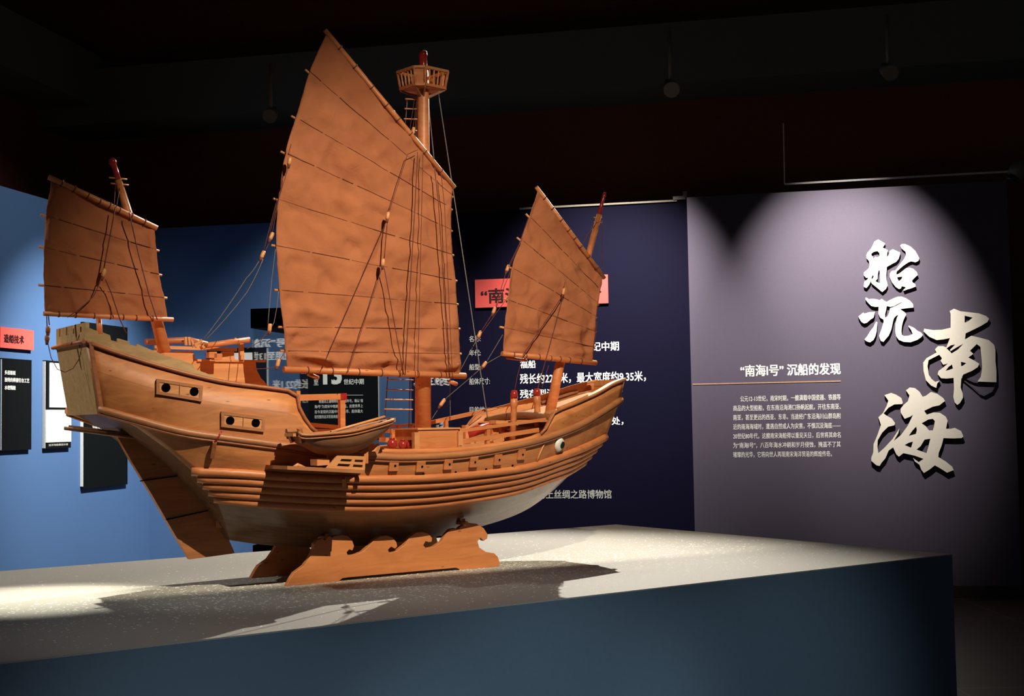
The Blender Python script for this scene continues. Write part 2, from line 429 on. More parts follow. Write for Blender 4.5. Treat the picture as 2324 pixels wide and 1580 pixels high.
# floor-level skirting of the right wall
k0, k1 = PR * np.array([1, 1, 0]), RW_END * np.array([1, 1, 0])
tag(box('baseboard_right', (k0 + k1) / 2 - W * 0.012 + Z * 0.05, (np.linalg.norm(k1 - k0), 0.024, 0.1), plain('dark_skirting', (0.05, 0.035, 0.028), 0.5), None, (B, W, Z)), kind='structure')

# ------------------------------------------------------------------ lettering
def text_mesh(body, bold=0.0, extrude=0.0):
    cu = bpy.data.curves.new('lettering', 'FONT'); cu.body = body; cu.size = 1.0; cu.extrude = extrude
    cu.resolution_u = 2
    o = bpy.data.objects.new('lettering', cu); C.objects.link(o)
    bpy.context.view_layer.update()
    dg = bpy.context.evaluated_depsgraph_get()
    me = bpy.data.meshes.new_from_object(o.evaluated_get(dg))
    bpy.data.objects.remove(o); bpy.data.curves.remove(cu)
    return me
def lettering(name, body, p0, X, wid, hei, nrm, mat, parent=None, bold=0.012, lift=0.002, keep=True, align='l'):
    """text whose box starts at p0 (bottom left) and runs along X; fitted to wid x hei"""
    me = text_mesh(body, bold)
    if bold > 0.006:
        n = len(me.vertices); vs = [tuple(v.co) for v in me.vertices]; fs = [tuple(p.vertices) for p in me.polygons]
        V, F = [], []
        for dx, dy in ((-1, -.6), (1, -.6), (-1, .6), (1, .6)):
            F += [tuple(i + len(V) for i in f) for f in fs]
            V += [(x + dx * bold, y + dy * bold, z + (dx + 1.5 + dy) * .0001) for x, y, z in vs]
        me2 = bpy.data.meshes.new('lettering'); me2.from_pydata(V, [], F); bpy.data.meshes.remove(me); me = me2
    co = np.array([v.co for v in me.vertices]); lo, hi = co.min(0), co.max(0)
    sx, sy = wid / (hi[0] - lo[0]), hei / (hi[1] - lo[1])
    for v in me.vertices:
        q = np.array(p0) + np.array(X) * ((v.co.x - lo[0]) * sx) + Z * ((v.co.y - lo[1]) * sy) + np.array(nrm) * (lift + v.co.z)
        v.co = q
    me.materials.append(mat)
    o = bpy.data.objects.new(name, me); C.objects.link(o)
    if parent is not None:
        o.parent = parent
        o.matrix_parent_inverse = parent.matrix_world.inverted() if parent.type != 'EMPTY' else Matrix.Translation(-parent.location)
    return o
def wall_text(name, body, xl, xr, yt, yb, p0, X, nrm, mat, parent=None, bold=0.012, lift=0.002):
    """text placed on a wall plane by the photo's left, right, top and bottom of its box"""
    xm = (xl + xr) / 2; ym = (yt + yb) / 2
    a = on_plane(xl, ym, p0, nrm); b = on_plane(xr, ym, p0, nrm)
    t = on_plane(xm, yt, p0, nrm)[2]; bo = on_plane(xm, yb, p0, nrm)[2]
    a[2] = bo
    return lettering(name, body, a, X, abs((b - a) @ np.array(X)), t - bo, -np.array(nrm), mat, parent, bold, lift)

# navy wall text
GN = 'white lines of text on the navy wall'
for body, xl, xr, yt, yb, mat, lab in (
    ('名称:', 1065, 1091, 762, 776, M_TXTG, 'small grey two-character caption at the top of the caption column on the navy wall'),
    ('年代:', 1065, 1091, 794, 808, M_TXTG, 'small grey caption second from the top of the caption column on the navy wall'),
    ('船型:', 1065, 1091, 826, 840, M_TXTG, 'small grey caption third from the top of the caption column on the navy wall'),
    ('船体尺寸:', 1065, 1112, 858, 873, M_TXTG, 'small grey four-character caption on the navy wall reading hull size'),
    ('目的地:', 1066, 1103, 923, 937, M_TXTG, 'small grey three-character caption on the navy wall above the ship rail'),
    ('中途', 1066, 1086, 955, 969, M_TXTG, 'lowest small grey caption on the navy wall, half hidden by the ship rail'),
    ('“南海I号”沉船', 1180, 1345, 748, 769, M_TXT, 'white ship-name line on the navy wall hidden by the small bow sail'),
    ('12世纪晚期至13世纪中期', 1180, 1405, 778, 799, M_TXT, 'white dating line on the navy wall right of the small bow sail'),
    ('福船', 1180, 1216, 818, 836, M_TXT, 'white two-character line on the navy wall under the bow sail boom'),
    ('残长约22.1米，最大宽度约9.35米，', 1180, 1466, 845, 869, M_TXT, 'longest white line on the navy wall, giving length and width'),
    ('残存型深约4米', 1180, 1312, 883, 903, M_TXT, 'white line on the navy wall behind the red-capped bitts'),
    ('处，', 1388, 1415, 946, 965, M_TXT, 'short white line end on the navy wall just right of the bow'),
    ('海上丝绸之路博物馆', 1220, 1388, 1112, 1132, M_TXTG, 'grey museum name on the navy wall below the bow')):
    tag(wall_text('wall_lettering', body, xl, xr, yt, yb, PB, B, W, mat, None, 0.014 if mat is M_TXTG else 0.022), lab, 'lettering', GN)
# right wall text
wall_t = lambda *a, **k: wall_text(*a, PR, B, W, **k)
tag(wall_t('wall_lettering', '“南海I号” 沉船的发现', 1680, 1908, 826, 853, mat=M_TXT, bold=0.03), 'cream heading line on the mauve wall above the thin orange rule', 'lettering')
la, lb = on_plane(1572, 872.5, PR, W), on_plane(1908, 865, PR, W); lb[2] = la[2] = (la[2] + lb[2]) / 2
tag(MB().bar(la - W * .002, lb - W * .002, 0.004, 0.010).build('rule_line', M_LINE), 'thin orange horizontal rule under the heading on the mauve wall', 'line')
PAR = ['公元12-13世纪，南宋时期，一艘满载中国瓷器、铁器等', '商品的大型船舶，在东南沿海港口扬帆起航，开往东南亚、',
       '南亚，甚至更远的西亚、东非。当途经广东沿海川山群岛附', '近的南海海域时，遭遇自然或人为灾害，不慎沉没海底——',
       '20世纪80年代，这艘南宋海船得以重见天日，后世将其命名', '为“南海Ⅰ号”，八百年海水冲刷和岁月侵蚀，掩盖不了其', '璀璨的光华，它将向世人再现南宋海洋贸易的辉煌传奇。']
ORD = ['first', 'second', 'third', 'fourth', 'fifth', 'sixth', 'last']
for i, body in enumerate(PAR):
    y = 903.5 + i * 21.3
    tag(wall_t('wall_lettering', body, 1680 if i == 0 else 1664, 1908 if i != 6 else 1888, y - 6.8, y + 6.8, mat=M_TXT, bold=0.012), 'small pale %s line of the paragraph on the mauve wall' % ORD[i], 'lettering', 'paragraph lines on the mauve wall')

# raised calligraphic characters on the right wall, each cut from one board
def character(polys, x0, y0, sc, label):
    cu = bpy.data.curves.new('raised_character', 'CURVE'); cu.dimensions = '2D'; cu.fill_mode = 'BOTH'
    pts = [[(x0 + x / sc, y0 + y / sc) for x, y in p] for p in polys]
    o0 = on_plane(*pts[0][0], PR - W * 0.030, W)
    for p in pts:
        sp = cu.splines.new('POLY'); sp.use_cyclic_u = True; sp.points.add(len(p) - 1)
        for i, (x, y) in enumerate(p):
            q = on_plane(x, y, PR - W * 0.030, W) - o0
            sp.points[i].co = (q @ B, q[2], 0, 1)
    cu.extrude = 0.011
    o = bpy.data.objects.new('t', cu); C.objects.link(o); bpy.context.view_layer.update()
    me = bpy.data.meshes.new_from_object(o.evaluated_get(bpy.context.evaluated_depsgraph_get()))
    bpy.data.objects.remove(o); bpy.data.curves.remove(cu)
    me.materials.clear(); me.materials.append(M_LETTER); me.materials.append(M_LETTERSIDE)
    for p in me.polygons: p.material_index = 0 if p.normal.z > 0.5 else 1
    root = bpy.data.objects.new('raised_character', me); C.objects.link(root)
    mm = Matrix.Identity(4)
    for i in range(3): mm[i][0], mm[i][1], mm[i][2], mm[i][3] = B[i], Z[i], -W[i], (o0 + W * 0.011)[i]
    root.matrix_world = mm
    return tag(root, label, 'lettering', 'raised calligraphic characters')
character([[(560, 140), (725, 240), (700, 290), (665, 335), (790, 400), (770, 480), (770, 570), (830, 480), (830, 420), (905, 375), (1085, 455), (1075, 520), (1045, 610), (985, 680), (905, 720), (765, 800), (760, 900), (750, 1000), (755, 1100), (785, 1240), (740, 1330), (655, 1400), (560, 1320), (400, 1190), (390, 1130), (340, 1230), (280, 1305), (240, 1290), (215, 1270), (225, 1150), (300, 1100), (325, 1055), (270, 1060), (215, 1000), (215, 930), (280, 880), (335, 830), (350, 760), (340, 660), (280, 590), (275, 520), (300, 460), (380, 370), (430, 280), (465, 195)],
           [(390, 490), (450, 440), (540, 420), (590, 470), (590, 540), (540, 570), (495, 550), (440, 610), (430, 550), (400, 525)],
           [(570, 880), (595, 890), (600, 1000), (605, 1180), (575, 1185), (490, 1140), (545, 1080), (550, 980)],
           [(440, 985), (450, 1030), (405, 1110), (400, 1050)],
          [(1085, 290), (1115, 255), (1200, 250), (1330, 310), (1440, 410), (1500, 510), (1540, 590), (1520, 655), (1450, 690), (1350, 665), (1280, 690), (1160, 770), (1090, 830), (1000, 910), (990, 985), (1060, 960), (1150, 890), (1230, 830), (1310, 815), (1400, 845), (1480, 920), (1505, 990), (1440, 1050), (1370, 1120), (1375, 1160), (1450, 1220), (1455, 1270), (1350, 1310), (1250, 1340), (1170, 1370), (1160, 1350), (1225, 1285), (1120, 1260), (1105, 1310), (1060, 1330), (980, 1280), (890, 1170), (835, 1040), (835, 960), (880, 895), (970, 880), (1060, 760), (1170, 620), (1225, 510), (1215, 440), (1110, 350)],
           [(1010, 1045), (1060, 1040), (1140, 1030), (1115, 1090), (1055, 1140), (1025, 1090)]], 1940, 530, 10.53, 'topmost of the four cream raised characters on the mauve wall, with a boat radical')
character([[(270, 175), (310, 180), (360, 215), (460, 205), (550, 215), (640, 240), (690, 205), (750, 250), (815, 285), (900, 235), (1010, 185), (1110, 150), (1200, 150), (1310, 190), (1420, 260), (1490, 340), (1500, 430), (1350, 445), (1160, 470), (1290, 560), (1315, 610), (1270, 700), (1230, 800), (1205, 920), (1195, 1040), (1205, 1130), (1260, 1160), (1380, 1150), (1485, 1110), (1440, 1000), (1370, 910), (1385, 890), (1520, 950), (1600, 1020), (1700, 1070), (1745, 1130), (1700, 1190), (1600, 1260), (1430, 1320), (1250, 1310), (1130, 1260), (1060, 1170), (1035, 1050), (1040, 850), (1075, 700), (1120, 610), (1050, 650), (1000, 710), (975, 800), (950, 930), (930, 1010), (870, 1150), (790, 1240), (735, 1310), (670, 1290), (635, 1210), (620, 1150), (680, 990), (740, 800), (735, 740), (650, 690), (605, 590), (610, 410), (520, 415), (420, 390), (350, 320), (275, 230)],
           [(820, 390), (910, 415), (1010, 390), (1120, 330), (1250, 270), (1180, 320), (1050, 390), (900, 450), (880, 560), (840, 650), (780, 690), (775, 600), (800, 500)],
          [(90, 660), (220, 555), (240, 585), (380, 545), (515, 540), (500, 620), (480, 690), (400, 740), (310, 820), (240, 840), (170, 800), (120, 720)],
          [(520, 830), (550, 790), (580, 810), (570, 920), (560, 1040), (530, 1160), (480, 1260), (390, 1325), (290, 1290), (250, 1245), (320, 1160), (390, 1040), (480, 930)]], 1940, 660, 11.288, 'second cream raised character from the top, with two loose dots at its left')
character([[(495, 105), (560, 70), (660, 110), (760, 120), (930, 140), (1040, 180), (1085, 220), (1060, 270), (960, 330), (860, 380), (735, 440), (725, 530), (760, 510), (820, 475), (930, 500), (1080, 540), (1160, 610), (1180, 690), (1180, 850), (1195, 1000), (1195, 1170), (1130, 1290), (1010, 1355), (940, 1330), (820, 1220), (680, 1110), (690, 1060), (760, 1110), (850, 1150), (910, 1160), (960, 1090), (980, 960), (975, 850), (955, 640), (900, 600), (850, 650), (800, 700), (850, 745), (775, 800), (870, 850), (940, 895), (915, 945), (830, 1000), (700, 1055), (670, 1110), (660, 1250), (690, 1340), (695, 1400), (650, 1480), (610, 1510), (570, 1470), (550, 1390), (560, 1270), (555, 1105), (450, 1115), (370, 1110), (315, 1050), (330, 1000), (400, 950), (470, 890), (400, 910), (360, 850), (380, 810), (340, 760), (180, 840), (165, 930), (185, 1060), (225, 1120), (280, 1165), (345, 1145), (310, 1190), (295, 1255), (220, 1220), (140, 1140), (105, 1000), (100, 875), (150, 810), (300, 725), (275, 680), (320, 630), (400, 630), (445, 650), (460, 610), (500, 510), (400, 530), (300, 540), (190, 490), (105, 410), (115, 370), (250, 390), (380, 385), (510, 355), (510, 150)],
           [(720, 175), (840, 205), (770, 260), (720, 280)], [(450, 665), (510, 620), (580, 605), (500, 685), (510, 705), (600, 650), (700, 595), (620, 680), (525, 740), (505, 715)],
           [(665, 865), (745, 885), (690, 925), (668, 930)], [(435, 1000), (480, 940), (530, 905), (545, 965), (490, 985)]], 2080, 690, 6.585, 'tall cream raised character standing to the right of the other three on the mauve wall')
character([[(660, 110), (720, 65), (800, 75), (870, 130), (920, 210), (970, 195), (1050, 135), (1150, 165), (1240, 230), (1270, 275), (1180, 345), (1080, 365), (945, 430), (985, 490), (1090, 455), (1190, 460), (1280, 520), (1310, 580), (1285, 710), (1360, 710), (1420, 695), (1520, 745), (1555, 830), (1530, 855), (1400, 860), (1245, 855), (1220, 960), (1170, 1090), (1165, 1150), (1280, 1220), (1380, 1300), (1405, 1355), (1300, 1395), (1200, 1330), (1110, 1280), (1030, 1345), (940, 1400), (900, 1350), (870, 1270), (800, 1220), (770, 1165), (860, 1230), (935, 1180), (800, 1130), (620, 1090), (550, 1145), (510, 1110), (460, 1000), (390, 1050), (340, 1170), (280, 1240), (250, 1290), (200, 1280), (120, 1210), (120, 1160), (150, 1080), (155, 950), (210, 820), (270, 650), (230, 530), (300, 465), (315, 440), (360, 350), (385, 270), (325, 185), (430, 150), (510, 180), (590, 230), (610, 300), (600, 325), (480, 330), (390, 380), (312, 470), (350, 500), (440, 550), (490, 620), (480, 655), (380, 680), (290, 770), (220, 890), (215, 990), (230, 1090), (330, 1000), (450, 870), (560, 700), (540, 780), (470, 900), (580, 810), (690, 660), (770, 490), (730, 520), (640, 555), (580, 460), (575, 400), (620, 340), (690, 280), (715, 190)],
           [(905, 625), (1010, 565), (1080, 555), (1110, 590), (1100, 660), (1080, 735), (1020, 735), (970, 670)],
           [(705, 820), (760, 740), (820, 675), (830, 730), (815, 790)], [(640, 965), (700, 930), (770, 910), (740, 1005)],
           [(825, 1035), (890, 980), (950, 880), (1040, 865), (1010, 990), (980, 1090)]], 1960, 870, 6.87, 'lowest of the four cream raised characters on the mauve wall, wide and slanting')

# ------------------------------------------------------------------ wall panels and signs
def panel(name, xl, xr, yt, yb, p0, X, nrm, mat, thick, label, cat='panel', group=None):
    """board fixed to a wall; its front face stands `thick` off the wall"""
    pf = p0 - np.array(nrm) * thick
    xm, ym = (xl + xr) / 2, (yt + yb) / 2
    a = on_plane(xl, ym, pf, nrm); b = on_plane(xr, ym, pf, nrm)
    t = on_plane(xm, yt, pf, nrm)[2]; bo = on_plane(xm, yb, pf, nrm)[2]
    c = (a + b) / 2; c[2] = (t + bo) / 2
    wid = abs((b - a) @ np.array(X))
    r = empty(name, tuple(c + np.array(nrm) * thick / 2)); tag(r, label, cat, group)
    o = MB().box((0, 0, 0), (wid, thick - .004, t - bo), (X, nrm, Z)).build('board', mat, r)
    return r, pf
LN = -B                                         # left wall: its outward-to-room normal is +B, so "into wall" is -B
def lpanel(*a, **k): return panel(*a[:5], PC, W, LN, *a[5:], **k)
def edge_white(r, x, yt, yb, p0, X, nrm, thick, side):
    """bright cut edge of a board"""
    a = on_plane(x, (yt + yb) / 2, p0 - np.array(nrm) * thick, nrm); t = on_plane(x, yt, p0 - np.array(nrm) * thick, nrm)[2]; bo = on_plane(x, yb, p0 - np.array(nrm) * thick, nrm)[2]
    c = a + np.array(nrm) * thick / 2 + np.array(X) * side * 0.002; c[2] = (t + bo) / 2
    o = MB().box(c - np.array(r.location), (0.004, thick - .004, t - bo), (X, nrm, Z)).build('cut_edge', M_PWHITE, r)
    o['label'] = 'white cut edge'
r, pf = lpanel('wall_sign', 1, 77, 746, 792, M_SIGN, 0.03, 'small red sign with four dark characters on the blue left wall', 'sign')
wall_text('lettering', '造船技术', 9, 54, 760, 779, pf, W, LN, M_TXTB, r, 0.02)
r, pf = lpanel('wall_panel', 4, 72, 815, 1022, M_PANEL, 0.03, 'black text panel below the red sign on the blue left wall', 'panel')
edge_white(r, 4, 815, 1022, PC, W, LN, 0.03, -1)
for body, xr, y in (('多层船板', 35, 846), ('独特的榫接钉合工艺', 66, 863), ('水密隔舱', 35, 880)):
    wall_text('lettering', body, 10, xr, y - 5, y + 5, pf, W, LN, M_TXT, r, 0.014)
r, pf = lpanel('wall_panel', 103.5, 161.5, 820, 1017.5, M_PANEL, 0.03, 'panel with two bright white sheets in a black frame, left of the transom', 'panel')
edge_white(r, 103.5, 820, 1017.5, PC, W, LN, 0.03, -1)
for nm, xl, xr, yt, yb in (('white_sheet', 112, 159, 825, 925), ('white_sheet', 103.8, 161, 930.5, 1003.5)):
    a, b = on_plane(xl, (yt + yb) / 2, pf, LN), on_plane(xr, (yt + yb) / 2, pf, LN)
    t, bo = on_plane((xl + xr) / 2, yt, pf, LN)[2], on_plane((xl + xr) / 2, yb, pf, LN)[2]
    c = (a + b) / 2; c[2] = (t + bo) / 2
    MB().box(c + B * .001 - np.array(r.location), (abs((b - a) @ W), 0.004, t - bo), (W, B, Z)).build(nm, M_PWHITE, r)
wall_text('lettering', '远洋海船模型示意', 110, 154, 1007, 1012, pf, W, LN, M_TXTG, r, 0.01)
r, pf = lpanel('wall_panel', 189.5, 290, 737, 1104.5, M_PANEL, 0.03, 'tall black panel with a white edge behind the ship stern on the blue left wall', 'panel')
edge_white(r, 189.5, 737, 1104.5, PC, W, LN, 0.03, -1)
wall_text('lettering', '沉船考古', 209, 233, 965, 975, pf, W, LN, M_TXT, r, 0.014)
r, pf = panel('wall_sign', 1078, 1380, 629, 693.5, PB, B, W, M_SIGN, 0.03, 'wide red sign behind the small bow sail on the navy wall', 'sign')
wall_text('lettering', '“南海I号”沉船', 1091, 1330, 651, 685, pf, B, W, M_TXTB, r, 0.022)
r, pf = panel('wall_panel', 682, 858, 770, 986, PB, B, W, M_PANEL, 0.04, 'black panel with a large number thirteen seen under the main boom', 'panel')
edge_white(r, 858, 770, 986, PB, B, W, 0.04, 1)
wall_text('lettering', '至', 712, 723, 862, 874.5, pf, B, W, M_TXT, r, 0.02)
wall_text('lettering', '13', 733, 776, 828, 873, pf, B, W, M_TXT, r, 0.045)
wall_text('lettering', '世纪中期', 780, 826, 860, 873, pf, B, W, M_TXT, r, 0.02)
for i, (body, xl, xr) in enumerate((('根据出土器物特征及铜钱年号，确认“南', 724, 824), ('海I号”为南宋中晚期的沉船，这是世界上', 714, 824), ('迄今发现的沉船中年代最早、船体最大', 714, 824), ('较完整的远洋贸易商船', 714, 767))):
    wall_text('lettering', body, xl, xr, 906.5 + i * 11.8, 914.5 + i * 11.8, pf, B, W, M_TXT, r, 0.012)
a, b = on_plane(712, 897, pf, W), on_plane(824, 897, pf, W)
MB().bar(a - W * .002 - np.array(r.location), b - W * .002 - np.array(r.location), 0.003, 0.006).build('rule_line', M_TXTG, r)
r, pf = panel('wall_panel', 470, 605.5, 790, 990, PB, B, W, M_PANEL, 0.04, 'black framed panel with a white picture partly hidden by the poop', 'panel')
edge_white(r, 605.5, 790, 990, PB, B, W, 0.04, 1)
a, b = on_plane(500, 860, pf, W), on_plane(573, 860, pf, W); t, bo = on_plane(540, 801, pf, W)[2], on_plane(540, 900, pf, W)[2]
c = (a + b) / 2; c[2] = (t + bo) / 2
MB().box(c - W * .001 - np.array(r.location), (abs((b - a) @ B), 0.004, t - bo), (B, W, Z)).build('white_sheet', M_PWHITE, r)

# glass showcase standing in front of the back wall
PANE_B = -2.475
pp = PB + B * PANE_B
n0 = on_plane(573, 760, pp, B); n1 = on_plane(698, 900, pp, B)
near, far = (n0 - PB) @ W, (n1 - PB) @ W          # distances from the back wall (negative = in front)
base_p = PB + B * PANE_B + W * near; base_p[2] = 0
zt = on_plane(600, 744, base_p, W)[2]; zt2 = on_plane(600, 700, base_p, W)[2]; zb = on_plane(585, 1238, base_p, W)[2]
rgt = on_plane(932, 900, base_p, W); CW = (rgt - base_p) @ B; CD = far - near
case = empty('display_case', tuple(base_p)); tag(case, 'glass showcase with a black header and black base behind the ship', 'showcase')
def cbox(nm, b0, b1, w0, w1, z0, z1, mat): return MB().box(B * (b0 + b1) / 2 + W * (w0 + w1) / 2 + Z * (z0 + z1) / 2, (b1 - b0, w1 - w0, z1 - z0), (B, W, Z)).build(nm, mat, case)
cbox('header', -0.012, CW, 0, CD, zt, zt2, M_PANEL)
cbox('base', -0.006, CW, 0, CD, 0.0, zb, M_PANEL)
cbox('glass_pane', 0, 0.006, 0.02, CD, zb, zt, M_GLASS)
cbox('glass_pane', CW - 0.006, CW, 0.02, CD, zb, zt, M_GLASS)
cbox('glass_pane', 0.0, CW, 0.0, 0.006, zb, zt, M_GLASS)

# small lamp heads near the ceiling, and the grey lamp at the right edge
def lamp_head(x, y, dist, label, r=0.05):
    q = EYE + ray(x, y) * dist
    e = empty('ceiling_spotlight', tuple(q)); tag(e, label, 'spotlight', 'small ceiling spotlights')
    MB().tube([(0, 0.06, 0.03), (0, -0.05, -0.03)], [r * .8, r], 12).build('lamp_housing', M_GREY, e)
    MB().tube([(0, 0.0, 0.02), (0, 0.0, 0.35)], 0.012, 6).build('stem', M_GREY, e)
lamp_head(1522, 198, 8.0, 'small dim spotlight hanging above the left end of the mauve wall')
lamp_head(2016, 160, 8.0, 'small dim spotlight hanging above the middle of the mauve wall')
lamp_head(615, 258, 9.0, 'small dim spotlight hanging left of the main sail')
q = on_plane(2306, 394, PR - W * 0.3, W)
e = empty('wall_spotlight', tuple(q)); tag(e, 'grey spotlight body at the right end of the mauve wall top', 'spotlight')
MB().tube([B * -0.02 + Z * -.02, B * 0.02 + Z * .03, B * 0.16 + Z * .08], [0.06, 0.075, 0.075], 14).build('lamp_housing', M_GREY, e)
MB().tube([B * -0.035 - Z * .06, B * -.02 - Z * .03], [0.052, 0.052], 14).build('lens_hood', M_BLACK, e)
MB().tube([B * 0.09 + W * .02 + Z * .03, B * 0.09 + W * .3 + Z * .03], 0.015, 8).build('bracket', M_GREY, e)
q = on_plane(1555, 447, PB, W)
tag(MB().box(q + Z * 0.02, (0.035, 0.05, 0.05), (B, W, Z)).box(q - B * .05 - Z * .01, (0.11, 0.06, 0.03), (B, W, Z)).build('cable_clip', plain('clip_paint', (0.3, 0.25, 0.2), 0.6)), 'small pale clip on the top corner where the navy wall meets the mauve wall', 'clip')

# ------------------------------------------------------------------ plinth
s_l, s_r, t_n, t_f = 0.2 - 1.2, 4.32, 3.25, 5.33
pc = empty('display_plinth', tuple(S * (s_l + s_r) / 2 + T * (t_n + t_f) / 2), YS)
tag(pc, 'large dark blue exhibition plinth with a white speckled top under the model ship', 'plinth')
PL, PW_ = s_r - s_l, t_f - t_n
MB().box((0, 0, (TOP - 0.004) / 2), (PL, PW_, TOP - 0.004)).build('plinth_body', M_PLSIDE, pc)
MB().box((0, 0, TOP - 0.002), (PL - .002, PW_ - .002, 0.004)).build('plinth_top', M_TOP, pc)
g = MB()
rg = random.Random(3)
for i in range(30000):
    u = rg.uniform(-2.3, 1.9); v = rg.uniform(-1.02, 1.04)
    d = math.exp(-((u - 0.0) / 1.3) ** 2 - ((v + 0.25) / 0.42) ** 2)
    if rg.random() > 0.035 + 0.95 * d: continue
    r_ = rg.uniform(0.0014, 0.0042); c = (u, v, 0.0)
    a = rg.uniform(0, 6.28); e1 = (math.cos(a) * r_ * rg.uniform(1, 2.2), math.sin(a) * r_ * rg.uniform(1, 2.2)); e2 = (-math.sin(a) * r_, math.cos(a) * r_)
    vs = [(c[0] + e1[0], c[1] + e1[1], c[2]), (c[0] + e2[0], c[1] + e2[1], c[2]), (c[0] - e1[0], c[1] - e1[1], c[2]), (c[0] - e2[0], c[1] - e2[1], c[2]), (c[0], c[1], c[2] + r_ * .40), (c[0], c[1], 0.0)]
    g.add(vs, [(0, 1, 4), (1, 2, 4), (2, 3, 4), (3, 0, 4), (1, 0, 5), (2, 1, 5), (3, 2, 5), (0, 3, 5)])
go = g.build('loose_grains', M_GRAIN); go.location = tuple(ORG); go.rotation_euler = (0, 0, YS)
tag(go, 'pale loose grains scattered over the white plinth top around the ship', 'grains', kind='stuff')

# ------------------------------------------------------------------ display stand
stand = empty('display_stand', tuple(ORG), YS)
tag(stand, 'orange wooden wave-shaped cradle on the plinth carrying the model ship', 'stand')
OUT = [(650, 1333.5), (660, 1312), (668, 1300), (690, 1284), (705, 1262), (712, 1246), (713, 1234), (720, 1226), (732, 1222), (736, 1226), (748, 1224), (758, 1217), (775, 1214), (790, 1217), (800, 1228), (804, 1240), (800, 1250), (793, 1247), (787, 1254), (790, 1261), (806, 1259), (822, 1253), (838, 1239), (850, 1225), (864, 1217), (880, 1216), (892, 1221), (900, 1231), (902, 1240), (897, 1246), (888, 1241), (881, 1248), (884, 1256), (900, 1251), (918, 1237), (930, 1219), (944, 1209), (960, 1207), (974, 1212), (981, 1222), (980, 1230), (974, 1231), (966, 1229), (961, 1238), (968, 1245), (985, 1241), (1003, 1229), (1012, 1213), (1022, 1202), (1034, 1199), (1040, 1201), (1048, 1194), (1064, 1187), (1082, 1189), (1098, 1199), (1107, 1213), (1106, 1223), (1098, 1228), (1091, 1221), (1084, 1229), (1088, 1243), (1103, 1253), (1122, 1256), (1130, 1264), (1135, 1279), (1131, 1285)]
BOT = [(1046, 1295.5), (1036, 1289), (900, 1301), (790, 1311), (777, 1313), (769, 1322.5)]
def board(v):
    poly = [P(x, y, -0.16) for x, y in OUT + BOT]
    zmin = min(p[2] for p in poly)
    poly = [(p[0], v, max(p[2], 0.0)) for p in poly]
    for i in (0, len(OUT) - 1, len(OUT), len(poly) - 1): poly[i] = (poly[i][0], v, 0.0)
    return poly
for v in (-0.16, 0.14):
    o = MB().pts_prism(board(v), (0, 0.022, 0)).build('side_board', M_STAND, stand, 0.0015)
for x in (742, 1052):
    y = 1214 if x < 900 else 1180
    u, _, w_ = P(x, y, -0.15)
    MB().tube([(u, -0.172, w_ - 0.012), (u, 0.172, w_ - 0.012)], 0.008, 12).build('cross_dowel', M_STAND, stand)
    MB().tube([(u, -0.149, w_ - .05), (u, -0.149, w_ + .004)], [0.009, 0.007], 12).build('support_peg', M_STAND, stand)

# ------------------------------------------------------------------ the model ship
ship = empty('model_ship', tuple(ORG), YS)
tag(ship, 'large orange wooden model of a three-masted trading junk with brown canvas sails on a cradle', 'model ship')
def L3(*pts): return [P(x, y, v) for x, y, v in pts]
NS = 64
R_ = L3((194, 776, -.165), (281, 807, -.205), (411, 845, -.245), (511, 868, -.268), (603, 880, -.285), (668, 891, -.295), (673, 912, -.297), (688, 945, -.300), (712, 977, -.303), (760, 1003, -.311), (866, 1021, -.325), (948, 1022, -.330), (1047, 1018, -.325), (1150, 1005, -.310), (1205, 994, -.297), (1233, 979, -.287), (1247, 955, -.279), (1258, 936, -.270), (1305, 916, -.235), (1356, 893, -.182), (1390, 873, -.133), (1418, 862, -.095))
W_ = L3((222, 928, -.168), (311, 953, -.21), (415, 980, -.25), (519, 995, -.275), (632, 1010, -.300), (750, 1027, -.320), (866, 1037, -.334), (943, 1038, -.338), (1047, 1032, -.333), (1150, 1015, -.315), (1227, 997, -.29), (1305, 969, -.235), (1356, 941, -.180), (1408, 907, -.090))
ST = L3((428, 1062, -.205), (530, 1066, -.25), (640, 1074, -.285), (750, 1079, -.31), (860, 1080, -.322), (1000, 1076, -.325), (1150, 1062, -.30), (1227, 1046, -.265), (1305, 1018, -.20), (1345, 1001, -.14), (1378, 985, -.080))
SB = L3((493, 1139, -.165), (560, 1148, -.205), (645, 1155, -.230), (750, 1160, -.243), (840, 1161.5, -.248), (900, 1160, -.250), (1000, 1151, -.246), (1150, 1127, -.230), (1227, 1101, -.185), (1275, 1082, -.135), (1318, 1056, -.075))
K_ = L3((521, 1226, -.045), (600, 1237, -.025), (700, 1243, -.03), (800, 1240, -.03), (900, 1231, -.03), (1000, 1216, -.03), (1110, 1190, -.03), (1190, 1160, -.03), (1250, 1118, -.03), (1295, 1076, -.03))
def rs(l): return [np.array(p) for p in resample(catmull(l, 5), NS)]
# the R line has two tight curves: resample it more finely by fore-and-aft distance
Rr, Wr, STr, SBr, Kr = (rs(l) for l in (R_, W_, ST, SB, K_))
def mix(a, b, f, bulge=(0, 0, 0)):
    n = len(a); out = []
    for i in range(n):
        e = min(1, i / 6, (n - 1 - i) / 6)
        out.append(a[i] + (b[i] - a[i]) * f + np.array(bulge) * e)
    return out
X1 = mix(Wr, STr, .36, (0, -.004, 0)); X2 = mix(Wr, STr, .70, (0, -.004, 0))
